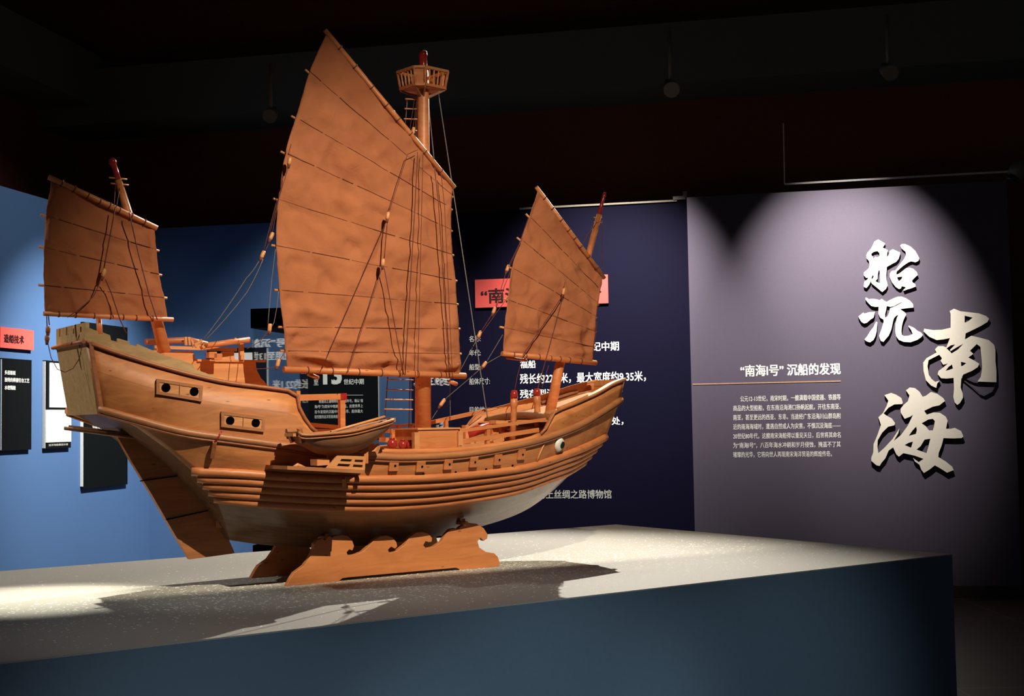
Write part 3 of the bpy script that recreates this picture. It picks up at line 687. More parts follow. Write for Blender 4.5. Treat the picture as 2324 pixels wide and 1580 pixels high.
# aft ends of the intermediate lines follow the counter
def pull(line, target, k=12):
    d = np.array(target) - line[0]
    return [p + d * (1 - i / k) ** 2 if i < k else p for i, p in enumerate(line)]
X1 = pull(X1, P(309, 969.5, -.190), 26); X2 = pull(X2, P(379, 1020, -.200), 22)
P1 = pull(mix(SBr, Kr, .45, (0, -.002, -.003)), P(508, 1178, -.11), 8)
RW2 = mix(Rr, Wr, .5, (0, -.002, 0))
LINES = [Kr, P1, SBr, mix(SBr, STr, .5), STr, X2, X1, Wr, RW2, Rr]
def mirror(l): return [p * np.array([1, -1, 1]) for p in l]
UVS = []
hb = MB(); uvs = []
girth = [0.0]
mid = NS // 2
for a, b in zip(LINES, LINES[1:]): girth.append(girth[-1] + np.linalg.norm(b[mid] - a[mid]))
for side in (1, -1):
    rows = LINES if side == 1 else [mirror(l) for l in LINES]
    hb.grid(rows[2:])
    for gi, r in zip(girth[2:], rows[2:]): uvs += [(p[0], gi) for p in r]
# bottom strip and closing transoms (fore and aft)
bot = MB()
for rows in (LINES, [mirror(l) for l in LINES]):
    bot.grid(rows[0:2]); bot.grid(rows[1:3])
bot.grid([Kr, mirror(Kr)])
bot.build('bottom_planking', M_BOTTOM_SHADE, ship)['label'] = 'bottom planking with its shade in the dark brown colour'
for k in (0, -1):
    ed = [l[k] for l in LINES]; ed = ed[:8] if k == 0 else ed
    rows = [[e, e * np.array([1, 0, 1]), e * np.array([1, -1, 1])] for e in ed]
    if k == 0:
        cp = MB(); cp.grid(rows, False); cp.build('counter_planking', M_BOTTOM_SHADE, ship)['label'] = 'planking under the stern, darkened to paint in its shade'
        continue
    hb.grid(rows, False); uvs += [(p[1], p[2]) for r in rows for p in r]
hb.uv = uvs
hull = hb.build('hull', M_HULL, ship)
sm = hull.modifiers.new('thick', 'SOLIDIFY'); sm.thickness = 0.012; sm.offset = -1.0
from mathutils.bvhtree import BVHTree
HB = BVHTree.FromPolygons([Vector(v) for v in hb.v], hb.f)
EL = EYE - ORG; EL = np.array([EL @ S, EL @ T, EL[2]])
def hull_pt(x, y):
    """photo pixel -> point on the ship's near side, its outward normal and two tangents"""
    d = ray(x, y); d = np.array([d @ S, d @ T, d[2]]); d /= np.linalg.norm(d)
    h = HB.ray_cast(Vector(EL), Vector(d))
    p = np.array(h[0]); n = np.array(h[1])
    if n @ d > 0: n = -n
    tx = np.array([1, 0, 0]) - n * n[0]; tx /= np.linalg.norm(tx)
    return p, n, tx, np.cross(n, tx) * (1 if np.cross(n, tx)[2] > 0 else -1)
# upper transom board, flat stern with its olive light put into the wood colour
tb = [Rr[0], RW2[0], Wr[0], P(221, 940, -.166)]
poly = [np.array(p) for p in tb] + [np.array(p) * np.array([1, -1, 1]) for p in tb[::-1]]
MB().pts_prism(poly, (0.012, 0, 0)).build('transom', M_OLIVE, ship)
MB().tube([Rr[0] * np.array([1, k, 1]) + np.array([-.008, 0, 0]) for k in (1.06, -1.06)], 0.007, 8).build('transom_moulding', M_TRIM, ship)
# corner post between transom and side
MB().bar(np.array(Rr[0]) + np.array([.012, -.004, 0]), np.array(P(221, 938, -.168)) + np.array([.012, -.002, 0]), .022, .012, up=(1, 0, 0)).build('corner_post', M_TRIM, ship)
# crenellated stern board
cren = MB()
u0, wz = float(Rr[0][0]), float(Rr[0][2])
poly = [(-.165, wz), (-.165, wz + .062)]
v = -.165
for k in range(4):
    v2 = -.165 + (k + .55) * .33 / 4.2
    poly += [(v2, wz + .062), (v2, wz + .034), (v2 + .015, wz + .034), (v2 + .015, wz + .062)]
poly += [(.165, wz + .062), (.165, wz)]
cren.prism(poly, 0.012, (u0, 0, 0), (0, 1, 0), (0, 0, 1), (1, 0, 0)).build('stern_board', M_OLIVE, ship)
# crenellated side strips above the poop moulding
top = [(196, 742), (222, 752), (223, 758), (233, 758), (234, 755), (250, 761), (252, 772), (266, 776), (268, 768), (292, 775), (294, 782), (310, 786), (312, 781), (340, 793), (372, 806), (405, 815), (438, 828), (442, 838), (470, 848), (505, 864)]
def rail_v(u): return interp([(p[0], p[1]) for p in R_[:6]], u)
strip = []
for x, y in top:
    p = P(x, y, -.2)
    for _ in range(3): p = P(x, y, rail_v(p[0]))
    strip.append(np.array(p))
low = [p for p in Rr if p[0] < strip[-1][0]]
def wz_at(u): return interp([(p[0], p[2]) for p in R_[:6]], u)
for side in (1, -1):
    f = np.array([1, side, 1]); m = MB()
    for a, b in zip(strip, strip[1:]):
        la_, lb_ = np.array([a[0], a[1], wz_at(a[0]) - .004]), np.array([b[0], b[1], wz_at(b[0]) - .004])
        if a[2] < la_[2] or b[2] < lb_[2] or abs(b[0] - a[0]) < 0.001: continue
        m.pts_prism([p * f for p in (a, b, lb_, la_)], (0, 0.012 * side, 0))
    m.build('side_board', M_OLIVE, ship)
# mouldings, wales and rubbing strakes, both sides
for side in (1, -1):
    f = np.array([1, side, 1])
    off = np.array([0, -.004, 0])
    ib = [i for i, p in enumerate(Rr) if P(716, 982, -.303)[0] < p[0] < P(1225, 985, -.29)[0]]
    i0, i1 = ib[0], ib[-1]
    MB().tube([(p + off) * f for p in Rr[:i0 + 1]], 0.0065, 8).build('poop_moulding', M_TRIM, ship)
    MB().tube([(p + np.array([0, .004, -.006])) * f for p in Rr[i0:i1 + 1]], [0.012] * (i1 - i0 + 1), 10).build('deck_rail', M_WOOD, ship)
    MB().tube([(p + off) * f for p in Rr[i1:]], 0.0055, 8).build('bow_moulding', M_TRIM, ship)
    MB().tube([(p + off) * f for p in Wr], 0.0125, 10).build('wale', M_RAIL, ship)
    MB().tube([(p + off * 1.2 + np.array([0, 0, -.0145])) * f for p in Wr], 0.005, 8).build('wale_moulding', M_TRIM, ship)
    for k in range(5):
        ln = mix(STr, SBr, (k + .5) / 5, (0, -.005, 0))
        wd = [np.linalg.norm(a - b) / 10.5 for a, b in zip(STr, SBr)]
        MB().tube([p * f for p in ln], wd, 10).build('rubbing_strake', M_WOOD, ship)
# small pale joint strip on the bow
j = [hull_pt(x, y)[0] + hull_pt(x, y)[1] * .003 for x, y in ((1235, 1004), (1229, 1018), (1222, 1034), (1216, 1050))]
MB().tube(j, 0.0035, 6).build('joint_strip', M_PALE, ship)

# decks and bulkheads
def deck(name, ua, ub, drop, mat=M_WOOD):
    pts = [p for p in Rr if ua <= p[0] <= ub]
    wl = lambda u: min(p[2] for p in Rr if abs(p[0]) < .3)
    rows = [[(p[0], -abs(p[1]) * k + .0, (p[2] if drop[1] else wl(p[0])) - drop[0]) for k in (.975, .5, 0, -.5, -.975)] for p in pts]
    return MB().grid(rows, False).build(name, mat, ship)
u_a, u_b = P(716, 982, -.303)[0], P(1210, 992, -.295)[0]
deck('poop_deck', -1.2, P(668, 891, -.295)[0] + .005, (0.006, True))
deck('main_deck', u_a - .03, u_b + .02, (0.010, False))
deck('fore_deck', P(1258, 938, -.27)[0] - .005, Rr[-1][0] - .045, (0.034, True), M_PALE)
bk = MB(); pz = [p for p in Rr if p[0] <= P(668, 891, -.295)[0]][-1]
bk.box((u_a - .05, 0, (pz[2] + .42) / 2), (0.014, 0.56, pz[2] - .42)); bk.build('poop_bulkhead', M_WOOD, ship)
pf_ = [p for p in Rr if p[0] >= P(1258, 936, -.27)[0]][0]
ub = pf_[0]
bh = MB()
bh.box((ub + .05, 0, .515), (0.012, 0.44, .09)).build('fore_bulkhead', M_DARK, ship)
# curved beam at the break of the fore deck
rows = [(ub + .0, -.245 + .490 * k / 12, pf_[2] - .038 + .020 * math.sin(math.pi * k / 12)) for k in range(13)]
MB().tube(rows, 0.016, 8).build('deck_beam', M_DARK, ship)
MB().tube([(p[0] + .004, p[1], p[2] - .052) for p in rows], 0.011, 8).build('deck_beam', M_DARK, ship)
# inside planking of the fore bulwarks (pale), knees
for side in (1, -1):
    f = np.array([1, side, 1])
    pts = [p for p in Rr if p[0] >= ub - .01]
    rows = [[(p + np.array([0, .014, .001])) * f for p in pts], [(p + np.array([0, .016, -.05])) * f for p in pts]]
    MB().grid(rows).build('inner_planking', M_PALE, ship)
    rr_ = [(p + np.array([0, .006, .004])) * f for p in pts]
    m = MB()
    for a, b in zip(rr_, rr_[1:]): m.bar(a, b, .022, .008)
    m.build('cap_rail', M_PALE, ship)
bw = Rr[-1]
MB().bar(bw * np.array([1, .93, 1]) + np.array([-.012, 0, -.010]), bw * np.array([1, -.93, 1]) + np.array([-.012, 0, -.010]), .016, .022).build('bow_beam', M_PALE, ship)
MB().bar((.88, .17, .625), (1.03, .115, .672), .03, .010).build('bow_shelf', M_DARK, ship)

# windows in the poop side
def cabin_window(cs, holes):
    pts = [hull_pt(x, y) for x, y in cs]
    n = np.mean([p[1] for p in pts], 0); n /= np.linalg.norm(n)
    c = [p[0] + n * .004 for p in pts]
    wn = MB()
    fr = MB()
    for a, b in zip(c, c[1:] + c[:1]):
        d = (b - a) / np.linalg.norm(b - a)
        fr.bar(a - d * .005 + n * .001, b + d * .005 + n * .001, .010, .010, up=n)
    o = fr.build('cabin_window', M_RAIL, ship)
    pn = MB().pts_prism([p - n * .001 for p in c], n * .005).build('shutter', M_PALE, o)
    mm = (c[0] + c[1]) / 2, (c[2] + c[3]) / 2
    MB().bar(mm[0] + n * .006, mm[1] + n * .006, .002, .002, up=n).build('shutter_joint', M_RAIL, o)
    for x, y in holes:
        p, _, tx, ty = hull_pt(x, y)
        MB().tube([p + n * .006, p + n * .0095], 0.0138, 20).build('porthole', M_HOLE, o)
cabin_window([(358, 864), (456, 879), (454, 908), (358, 892)], [(376, 880), (440, 889)])
cabin_window([(504, 938), (597, 950), (595, 977), (504, 966)], [(521, 955), (579, 960)])
# gun port lids along the side
for x, y in ((892, 1056), (953, 1058), (1015, 1053), (1073, 1048), (1128, 1043), (1181, 1031)):
    p, n, tx, ty = hull_pt(x, y)
    o = MB().box(p + n * .004, (.036, .040, .010), (tx, ty, n)).build('port_lid', M_WOOD, ship, 0.0015)
    MB().tube([p + n * .008 + tx * .004, p + n * .0105 + tx * .004], 0.004, 10).build('lid_hole', M_HOLE, o)
for x, y in ((888, 1081), (961, 1076), (1034, 1072), (1103, 1065), (1163, 1057)):
    p, n, tx, ty = hull_pt(x, y)
    MB().tube([p - n * .002, p + n * .002], 0.0042, 10).build('scupper', M_HOLE, ship)
# eye on the bow
p, n, tx, ty = hull_pt(1268, 1009)
rows = []
for k in range(8):
    a = math.pi / 2 * k / 7; r_ = .027 * math.cos(a) ** .6 if k < 7 else 0.0
    rows.append([p + n * (.001 + .013 * math.sin(a)) + (tx * math.cos(b * math.pi / 12) + ty * 1.05 * math.sin(b * math.pi / 12)) * r_ for b in range(25)])
eye = MB().grid(rows).build('bow_eye', M_WHITE, ship); eye['label'] = 'round white painted eye'
MB().tube([p + n * .008 + tx * .006, p + n * .0155 + tx * .0065], [0.0155, 0.0135], 20).build('pupil', M_BLACK, eye)
# hanging toggle on the side
p, n, tx, ty = hull_pt(484, 1018)
o = MB().box(p + n * .012, (.013, .055, .013), (tx, ty, n)).build('hanging_block', M_TRIM, ship)
MB().tube([p + n * .012 + ty * .028, p + n * .012 + ty * .045 + tx * .008, p + n * .004 + ty * .066 + tx * .016], 0.003, 6).build('cord', M_RED, o)

# rudder with its stock and tiller poles
rud = MB().pts_prism([P(x, y, -.012) for x, y in ((305, 968), (385, 985), (440, 1085), (500, 1180), (533, 1256), (431, 1270), (392, 1205), (345, 1123), (300, 1050), (272, 1000), (262, 985))], (0, .024, 0)).build('rudder', M_RUDDER_SHADE, ship)
for (x, y), (x2, y2) in (((318, 1092), (480, 1070)), ((377, 1180), (505, 1152))):
    a, b = np.array(P(x, y, -.013)), np.array(P(x2, y2, -.013))
    MB().bar(a, b, .003, .005, up=(0, 1, 0)).build('rudder_seam', M_HOLE, rud)
for a, b in (((332, 975), (378, 1040)), ((410, 1030), (440, 1075))):
    MB().bar(P(*a, -.018), P(*b, -.018), .008, .018, up=(0, 1, 0)).build('rudder_strap', M_PALE, rud)
for (x, y), (x2, y2), v in (((146, 972), (250, 986), -.02), ((156, 969), (252, 981), .02)):
    MB().tube([P(x, y, v), P(x2, y2, v), np.array(P(x2, y2, v)) + np.array([.08, 0, -.012])], 0.006, 8).build('tiller_pole', M_DARK, rud)
p = P(508, 1182, -.03); MB().box(p, (.05, .02, .045)).build('rudder_pintle', M_PALE, rud)

# masts
def mast(name, pts, rad, v, cap=None, n=14):
    o = MB().tube([P(x, y, v) for x, y in pts], rad, n).build(name, M_WOOD, ship)
    return o
mm = mast('main_mast', [(960, 985), (960, 560), (960.5, 208), (960.5, 160)], [.031, .029, .0225, .019], 0)
MB().tube([P(960.5, 168, 0), P(960.5, 150, 0), P(960, 128, 0), P(960, 126, 0), P(960, 118, 0)], [.0175, .016, .0145, .018, .015], 14).build('mast_cap', M_RED, mm)
MB().sphere(P(963, 119, 0), .010).build('finial', M_WHITE, mm)
am = mast('aft_mast', [(374, 800), (333, 640), (290, 482), (268, 408)], [.021, .018, .0145, .0115], 0)
MB().tube([P(268, 408, 0), P(263, 390, 0), P(258, 374, 0), P(256, 370, 0), P(254.5, 363, 0), P(254, 359, 0)], [.0105, .0095, .009, .0135, .0125, .006], 12).build('mast_cap', M_RED, am)
for y in (405, 418):
    q = np.array(P(268 + (y - 405) * .28, y, 0)); MB().tube([q + np.array([-.03, 0, 0]), q + np.array([.03, 0, 0])], .0028, 6).build('peg', M_PALE, am)
fm = mast('fore_mast', [(1246, 950), (1268, 838), (1330, 600), (1360, 488)], [.022, .020, .014, .011], 0)
MB().tube([P(1359, 490, 0), P(1366, 462, 0), P(1370, 447, 0), P(1371, 444, 0), P(1373, 437, 0)], [.0095, .0075, .006, .009, .005], 12).build('mast_cap', M_RED, fm)
q = np.array(P(1357, 494, 0))
for dz in (0, -.02): MB().tube([q + np.array([-.022, 0, dz]), q + np.array([.022, 0, dz])], .0025, 6).build('peg', M_PALE, fm)

# crow's nest
cu_, _, cw_ = P(960, 201, 0)
cw0, cw1 = cw_, P(960, 163, 0)[2]
cr_, cf_ = np.array([math.cos(YS), -math.sin(YS), 0]), np.array([-math.sin(YS), -math.cos(YS), 0])   # along the front plate, and outwards from it
PLAN = [(-.028, .072), (.014, .072), (.097, -.004), (.030, -.075), (-.030, -.075), (-.099, -.004)]
ring = lambda k_, z_: [np.array([cu_, 0, z_]) + (cr_ * a + cf_ * b) * k_ for a, b in PLAN + PLAN[:1]]
lo_, hi_ = ring(.88, cw0), ring(1.0, cw1)
nest = MB().pts_prism([p - np.array([0, 0, .006]) for p in lo_[:6]], (0, 0, .012)).build('crows_nest', M_WOOD, ship)
for k in range(6):
    MB().bar(hi_[k], hi_[k + 1], .012, .009).build('top_rail', M_PALE, nest)
    MB().bar(lo_[k], lo_[k + 1], .014, .010).build('floor_rim', M_WOOD, nest)
    MB().tube([lo_[k], hi_[k]], .0055, 6).build('corner_post', M_WOOD, nest)
    for f in ((.2, .4, .6, .8) if k else ()):
        a, b = lo_[k] + (lo_[k + 1] - lo_[k]) * f, hi_[k] + (hi_[k + 1] - hi_[k]) * f
        MB().tube([a, a + (b - a) * .3, a + (b - a) * .5, a + (b - a) * .7, b], [.0025, .0045, .0028, .0042, .0025], 6).build('baluster', M_PALE, nest)
    MB().bar((cu_, 0, cw0 - .045), lo_[k] * np.array([1, 1, 0]) + np.array([0, 0, cw0 - .006]), .006, .008).build('bracket', M_DARK, nest)
MB().pts_prism([lo_[0], lo_[1], hi_[1], hi_[0]], -cf_ * .006).build('front_plate', M_WOOD, nest)

# sails
def sail(pre, v, rows, seed, amp, folds, yard_r, boom_r, yard_ext, boom_ext):
    """rows: (left px, right px) from boom to yard; the inner rows are the battens"""
    RW_ = []
    k_sub = 10; NC = 80
    R3 = [(np.array(P(*a, v)), np.array(P(*b, v))) for a, b in rows]
    Lp = catmull([r[0] for r in R3], k_sub); Rp = catmull([r[1] for r in R3], k_sub)
    n = len(Lp)
    for i, (a, b) in enumerate(zip(Lp, Rp)):
        row = []
        edge = min(1, i / 2, (n - 1 - i) / 2)
        for j in range(NC + 1):
            q = a + (b - a) * j / NC
            e2 = min(1, j / 2.5, (NC - j) / 2.5)
            d = amp * (noise.noise(Vector((q[0] * 6 + seed, q[2] * 6, seed))) * .9 + noise.noise(Vector((q[0] * 15, q[2] * 15 + seed, seed + 3))) * .45 + abs(noise.noise(Vector((q[0] * 9 + 4, q[2] * 9 + seed, seed + 7)))) * .6)
            wx = .06 * noise.noise(Vector((q[0] * 4, q[2] * 4, seed + 11)))
            for fq, wt in ((5.0, 1.1), (11.0, .55)):
                d += (1 if fq < 6 else -1) * amp * wt * (1 - min(1, abs(2.2 * noise.noise(Vector(((q[0] + wx) * fq + seed, (q[2] - wx) * fq * .8, seed + 20 + fq)))))) ** 3
            ph = (i % k_sub) / k_sub
            d -= .35 * amp * math.sin(math.pi * ph)
            for (wf, wa, wl, sl) in folds:
                x_ = (q[2] - wf - sl * q[0] - .012 * math.sin(q[0] * 17 + seed)) / wl
                d += -wa * math.exp(-x_ * x_) * (0.55 + .45 * math.sin(q[0] * 23 + seed * 2 + wf * 40))
            jit = .0022 * noise.noise(Vector((q[2] * 40, seed, j))) if j in (0, NC) else 0
            d *= .30 + .70 * math.sin(math.pi * ph) ** .7      # the battens hold the cloth flat
            row.append(q + np.array([jit, d * edge * max(.25, e2), 0]))
        RW_.append(row)
    cl = MB().grid(RW_).build(pre + '_sail', M_SAIL, ship)
    sd = cl.modifiers.new('thick', 'SOLIDIFY'); sd.thickness = 0.0012
    # spars
    yl, yr = R3[-1]; d = (yr - yl) / np.linalg.norm(yr - yl)
    ya, yb = yl - d * yard_ext[0], yr + d * yard_ext[1]
    yd = MB().tube([ya, (ya + yb) / 2, yb], [yard_r * .85, yard_r, yard_r * .9], 12).build('yard', M_WOOD, cl)
    bl_, br_ = R3[0]; d2 = (br_ - bl_) / np.linalg.norm(br_ - bl_)
    ba, bb = bl_ - d2 * boom_ext[0], br_ + d2 * boom_ext[1]
    bm_ = MB().tube([ba, (ba + bb) / 2, bb], [boom_r * .9, boom_r, boom_r * .95], 12).build('boom', M_WOOD, cl)
    for sp, a, b, r_, m_ in ((yd, yl, yr, yard_r, 9), (bm_, bl_, br_, boom_r, 8)):
        dd = (b - a) / np.linalg.norm(b - a)
        for k in range(1, m_):
            c = a + (b - a) * (k + .15 * math.sin(k * 5)) / m_
            MB().tube([c - dd * .0018, c + dd * .0018], r_ + .0016, 10).build('lashing', M_ROPE, sp)
    # battens behind the cloth, their ends show as pale nubs; thread lines on the cloth
    for i in range(1, len(R3) - 1):
        a, b = R3[i]; d3 = (b - a) / np.linalg.norm(b - a)
        bt = MB().tube([a - d3 * .014 + np.array([0, .013, 0]), b + d3 * .014 + np.array([0, .013, 0])], .0042, 8).build('batten', M_PALE, cl)
        row = RW_[i * k_sub]
        rr_ = random.Random(seed * 10 + i)
        j = rr_.randint(0, 2)
        while j < NC - 2:
            ln = rr_.randint(5, 17); j2 = min(NC, j + ln)
            rad_ = rr_.choice((.0004, .0006, .0008, .0012))
            MB().tube([row[t] + np.array([0, -.0022, 0]) for t in range(j, j2 + 1)], rad_, 5).build('stitching', M_STITCH, cl)
            j = j2 + rr_.randint(0, 2)
    return cl
sail('main', -.072, [((652, 839), (1047, 853)), ((648, 796), (1044, 803)), ((643, 742), (1041, 746)), ((634, 658), (1037, 690)), ((627, 557), (1034, 636)), ((632, 452), (1027, 577)), ((648, 346), (1024, 521)), ((672, 266), (1024, 472)), ((703, 162), (1026, 442)), ((742, 74), (1027, 421))],
     1, .0125, ((.772, .030, .016, -.02), (.800, .022, .012, .03), (.85, .016, .012, -.05), (.93, .012, .014, -.04), (1.02, .010, .018, 0), (1.18, .008, .02, .1), (1.35, .008, .02, -.15)), .0105, .0125, (.012, .012), (.014, .018))
sail('aft', -.045, [((102, 712), (381, 725)), ((100, 647), (373, 675)), ((100, 561), (361, 622)), ((104, 489), (355, 566)), ((117, 405), (350, 515))],
     2, .0120, ((.99, .010, .012, 0), (1.10, .009, .014, .1), (1.2, .008, .014, -.1)), .0105, .0085, (.010, .010), (.004, .018))
sail('fore', -.045, [((1142, 803), (1344, 823)), ((1145, 743), (1348, 787)), ((1153, 679), (1351, 752)), ((1163, 607), (1353, 718)), ((1183, 543), (1358, 688)), ((1203, 490), (1363, 658)), ((1221, 430), (1368, 627))],
     3, .0115, ((.835, .026, .014, -.04), (.87, .016, .011, .05), (.92, .012, .012, -.1), (1.0, .009, .014, .1)), .0095, .0110, (.012, .012), (.006, .02))
# spare spar lashed under the main boom
for x, y, x2, y2 in ((700, 849, 722, 858), (1020, 866, 1036, 872)):
    MB().tube([P(x, y, -.06), P(x2, y2, -.05)], .008, 8).build('boom_cleat', M_WOOD, ship)
MB().tube([P(1150, 812, -.03), P(1195, 818, -.03)], .006, 8).build('boom_cleat', M_WOOD, ship)

# rigging
def rope(pts, v=-.114, r=.0013, mat=None, sag=0.0):
    p3 = [np.array(P(*(q[:2]), q[2] if len(q) > 2 else v)) for q in pts]
    out = []
    for a, b in zip(p3, p3[1:]):
        for k in range(6):
            t = k / 6; out.append(a + (b - a) * t - np.array([0, 0, sag * 4 * t * (1 - t)]))
    out.append(p3[-1])
    return MB().tube(out, r, 5).build('rigging_rope', mat or M_ROPE, ship)
def block(x, y, v=-.116, ang=80, L=.028, mat=None):
    c = np.array(P(x, y, v)); d = np.array([math.cos(math.radians(ang)), 0, math.sin(math.radians(ang))])
    o = MB().tube([c - d * L / 2, c - d * L * .3, c + d * L * .3, c + d * L / 2], [.0055, .0075, .0075, .0055], 8).build('pulley_block', mat or M_PALE, ship)
    MB().tube([c - d * (L / 2 + .012), c - d * L / 2], [.004, .0062], 8).build('becket', M_ROPE, o)
# main sail
rope([(948, 340), (925, 350), (884, 478)]); block(880, 490)
rope([(878, 500), (873, 512), (730, 838)]); rope([(879, 502), (872, 586)], r=.0020); block(869, 596, ang=84)
rope([(867, 608), (789, 846)]); rope([(872, 608), (916, 850)], r=.0019)
rope([(948, 345), (942, 460), (919, 852)], r=.0019); rope([(960, 345), (948, 852)])
rope([(986, 380), (995, 460), (1020, 858)], r=.0018); rope([(1001, 392), (1009, 470), (1027, 860)])
rope([(994, 207, 0), (1034, 470, -.02), (1082, 790, -.12), (1106, 946, -.24)], r=.0019, mat=M_ROPEG)
rope([(972, 232, 0), (986, 372, .02)], r=.002, mat=M_ROPEG)
rope([(940, 228, 0), (927, 315, -.05)]); rope([(946, 228, 0), (936, 300, -.05)]); rope([(948, 226, 0), (942, 296, -.05)]); block(938, 297, -.05)
# luff bridles and sheets of the main sail
rope([(661, 327), (654, 352)]); block(657, 366); rope([(655, 378), (636, 440), (632, 452)])
rope([(641, 400), (640, 420), (612, 530)], -.09); rope([(640, 404), (632, 455), (618, 528)], -.09); block(616, 536, -.09, 65)
rope([(614, 545), (602, 570)], -.09); rope([(628, 456), (598, 570)], -.09); block(596, 578, -.09, 65)
rope([(592, 585), (560, 630), (462, 770)], -.09, mat=M_ROPEG, sag=.006); rope([(597, 588), (560, 664), (466, 772)], -.09, mat=M_ROPEG, sag=.006)
rope([(625, 566), (616, 640), (608, 736)], -.09, mat=M_ROPEG); rope([(632, 662), (628, 700), (622, 732), (616, 742)], -.09, mat=M_ROPEG); block(612, 744, -.09, 85)
rope([(609, 752), (590, 775), (560, 792)], -.09); block(631, 824, -.09, 75); rope([(627, 832), (612, 836), (576, 838)], -.09); rope([(634, 818), (648, 797)], -.09)
# aft sail
rope([(262, 415, 0), (259, 466, -.06)], -.078); rope([(273, 420, 0), (264, 470, -.06)], -.078)
rope([(262, 470), (236, 608)], -.078, .002); block(235, 620, -.07, 75)
rope([(230, 632), (210, 675), (153, 720)], -.078, .0018, sag=.004); rope([(239, 634), (252, 664), (273, 727), (287, 757)], -.078, .0018)
rope([(293, 482), (314, 575), (338, 668), (357, 726)], -.078, .002)
rope([(106, 718), (107, 745)], -.05, .0018); rope([(110, 718), (112, 738)], -.05, .0018); block(109, 749, -.05, 88, .022, M_TRIM); block(107, 768, -.05, 88, .018, M_TRIM)
rope([(108, 776), (116, 812), (130, 838), (148, 845), (166, 836), (180, 814), (184, 795), (176, 772), (182, 755)], -.1, .0013)
rope([(184, 796), (188, 776), (190, 762)], -.14, .0011)
MB().tube([P(224, 722, -.02), P(227, 763, -.02)], .0095, 8).build('boom_post', M_WOOD, ship)
# fore sail
rope([(1200, 492), (1178, 555), (1154, 604)], -.080); rope([(1186, 540), (1157, 604)], -.080); block(1152, 609, -.07, 65)
rope([(1149, 616), (1125, 696)], -.080); rope([(1162, 606), (1126, 698)], -.080); block(1121, 705, -.07, 65)
rope([(1117, 713), (1092, 752)], -.080); rope([(1150, 678), (1095, 754)], -.080); block(1088, 759, -.07, 65)
rope([(1084, 767), (1060, 812), (1046, 838)], -.075, mat=M_ROPEG)
rope([(1141, 760), (1105, 820)], -.080, mat=M_ROPEG); rope([(1138, 806), (1106, 824)], -.080, mat=M_ROPEG); block(1099, 828, -.07, 50)
rope([(1093, 835), (1062, 862), (1010, 906)], -.06, mat=M_ROPEG); block(1004, 914, -.05, 50, .034); rope([(999, 922), (980, 951)], -.04, mat=M_ROPEG)
rope([(1282, 640), (1280, 652)], -.078); block(1279, 662, -.07, 72); rope([(1275, 674), (1187, 806)], -.078, .002); rope([(1277, 676), (1240, 812), (1226, 862), (1218, 890)], -.078, .002)
rope([(1358, 498, 0), (1326, 548, -.05)], -.06); rope([(1352, 500, 0), (1323, 552, -.05)], -.06); rope([(1366, 500, 0), (1366, 604, -.06)], -.05, .0012); rope([(1355, 730), (1347, 800)], -.06)
rope([(1187, 808), (1175, 850), (1168, 886)], -.078, .0014); rope([(1245, 830), (1230, 880)], -.03, .0014)
rope([(1021, 872, .02), (1022, 950, .02)], -.0, mat=M_ROPEG)
# rope ladder beside the main mast
la0, la1 = np.array(P(934, 222, .03)), np.array(P(928, 972, .03)); lb0, lb1 = np.array(P(924, 222, .03)), np.array(P(873, 955, .03))
MB().tube([lb0, lb1], .0020, 5).build('rigging_rope', M_ROPE, ship); MB().tube([P(945, 222, .03), la1], .0024, 5).build('rigging_rope', M_ROPE, ship)
ys_ = [225, 247, 270, 296] + [318 + 22.6 * k for k in range(24)] + [862, 885, 907, 929]
for y in ys_:
    f = (y - 222) / 740
    xl, xr = 924 - 50 * f, 947 - 15 * f
    MB().tube([P(xl - 4, y - .5, .03), P(xr + 4, y + 1, .03)], .0028, 6).build('ladder_rung', M_PALE, ship)

# deck furniture
def pbar(name, a, b, v, w_, h_, mat=M_WOOD, parent=None, v2=None):
    return MB().bar(P(*a, v), P(*b, v if v2 is None else v2), w_, h_).build(name, mat, parent or ship)
# hatch house in the waist
hx0, hz0 = P(950, 1019, -.285)[0], P(950, 1019, -.285)[2]; hx1, hz1 = P(1041, 974, -.285)[0], P(1041, 974, -.285)[2]
hh = MB().box(((hx0 + hx1) / 2, -.20, (hz0 + hz1) / 2), (hx1 - hx0, .17, hz1 - hz0)).build('hatch_house', M_WOOD, ship, .002)
for x in (945, 1044):
    u, _, _w = P(x, 1000, -.29); MB().box((u, -.285, (hz0 + hz1) / 2 - .004), (.02, .02, hz1 - hz0 - .008)).build('corner_post', M_PALE, hh)
MB().box(((hx0 + hx1) / 2, -.20, hz1 + .003), (hx1 - hx0 + .01, .18, .006)).build('house_roof', M_PALE, hh)
# near guard rails
pbar('guard_rail', (1046, 978), (1238, 952), -.28, .010, .012); pbar('guard_rail', (1046, 1003), (1222, 976), -.28, .010, .016)
for x, y0, y1 in ((1106, 965, 1018), (1044, 972, 1018)): pbar('rail_post', (x, y1), (x, y0), -.275, .016, .014)
# far guard rail and rail posts
pbar('guard_rail', (965, 962), (1112, 930), .29, .012, .016)
pbar('rail_post', (1012, 976), (1012, 954), .285, .016, .014); pbar('rail_post', (1112, 985), (1110, 928), .28, .04, .018, M_PALE)
pbar('guard_rail', (872, 968), (940, 964), .30, .010, .010); pbar('guard_rail', (700, 964), (790, 972), .29, .014, .016, M_PALE); pbar('guard_rail', (700, 976), (800, 980), .29, .010, .012, M_WOOD)
for x in (868, 905, 935): pbar('rail_post', (x, 1000), (x, 966), .29, .014, .012)
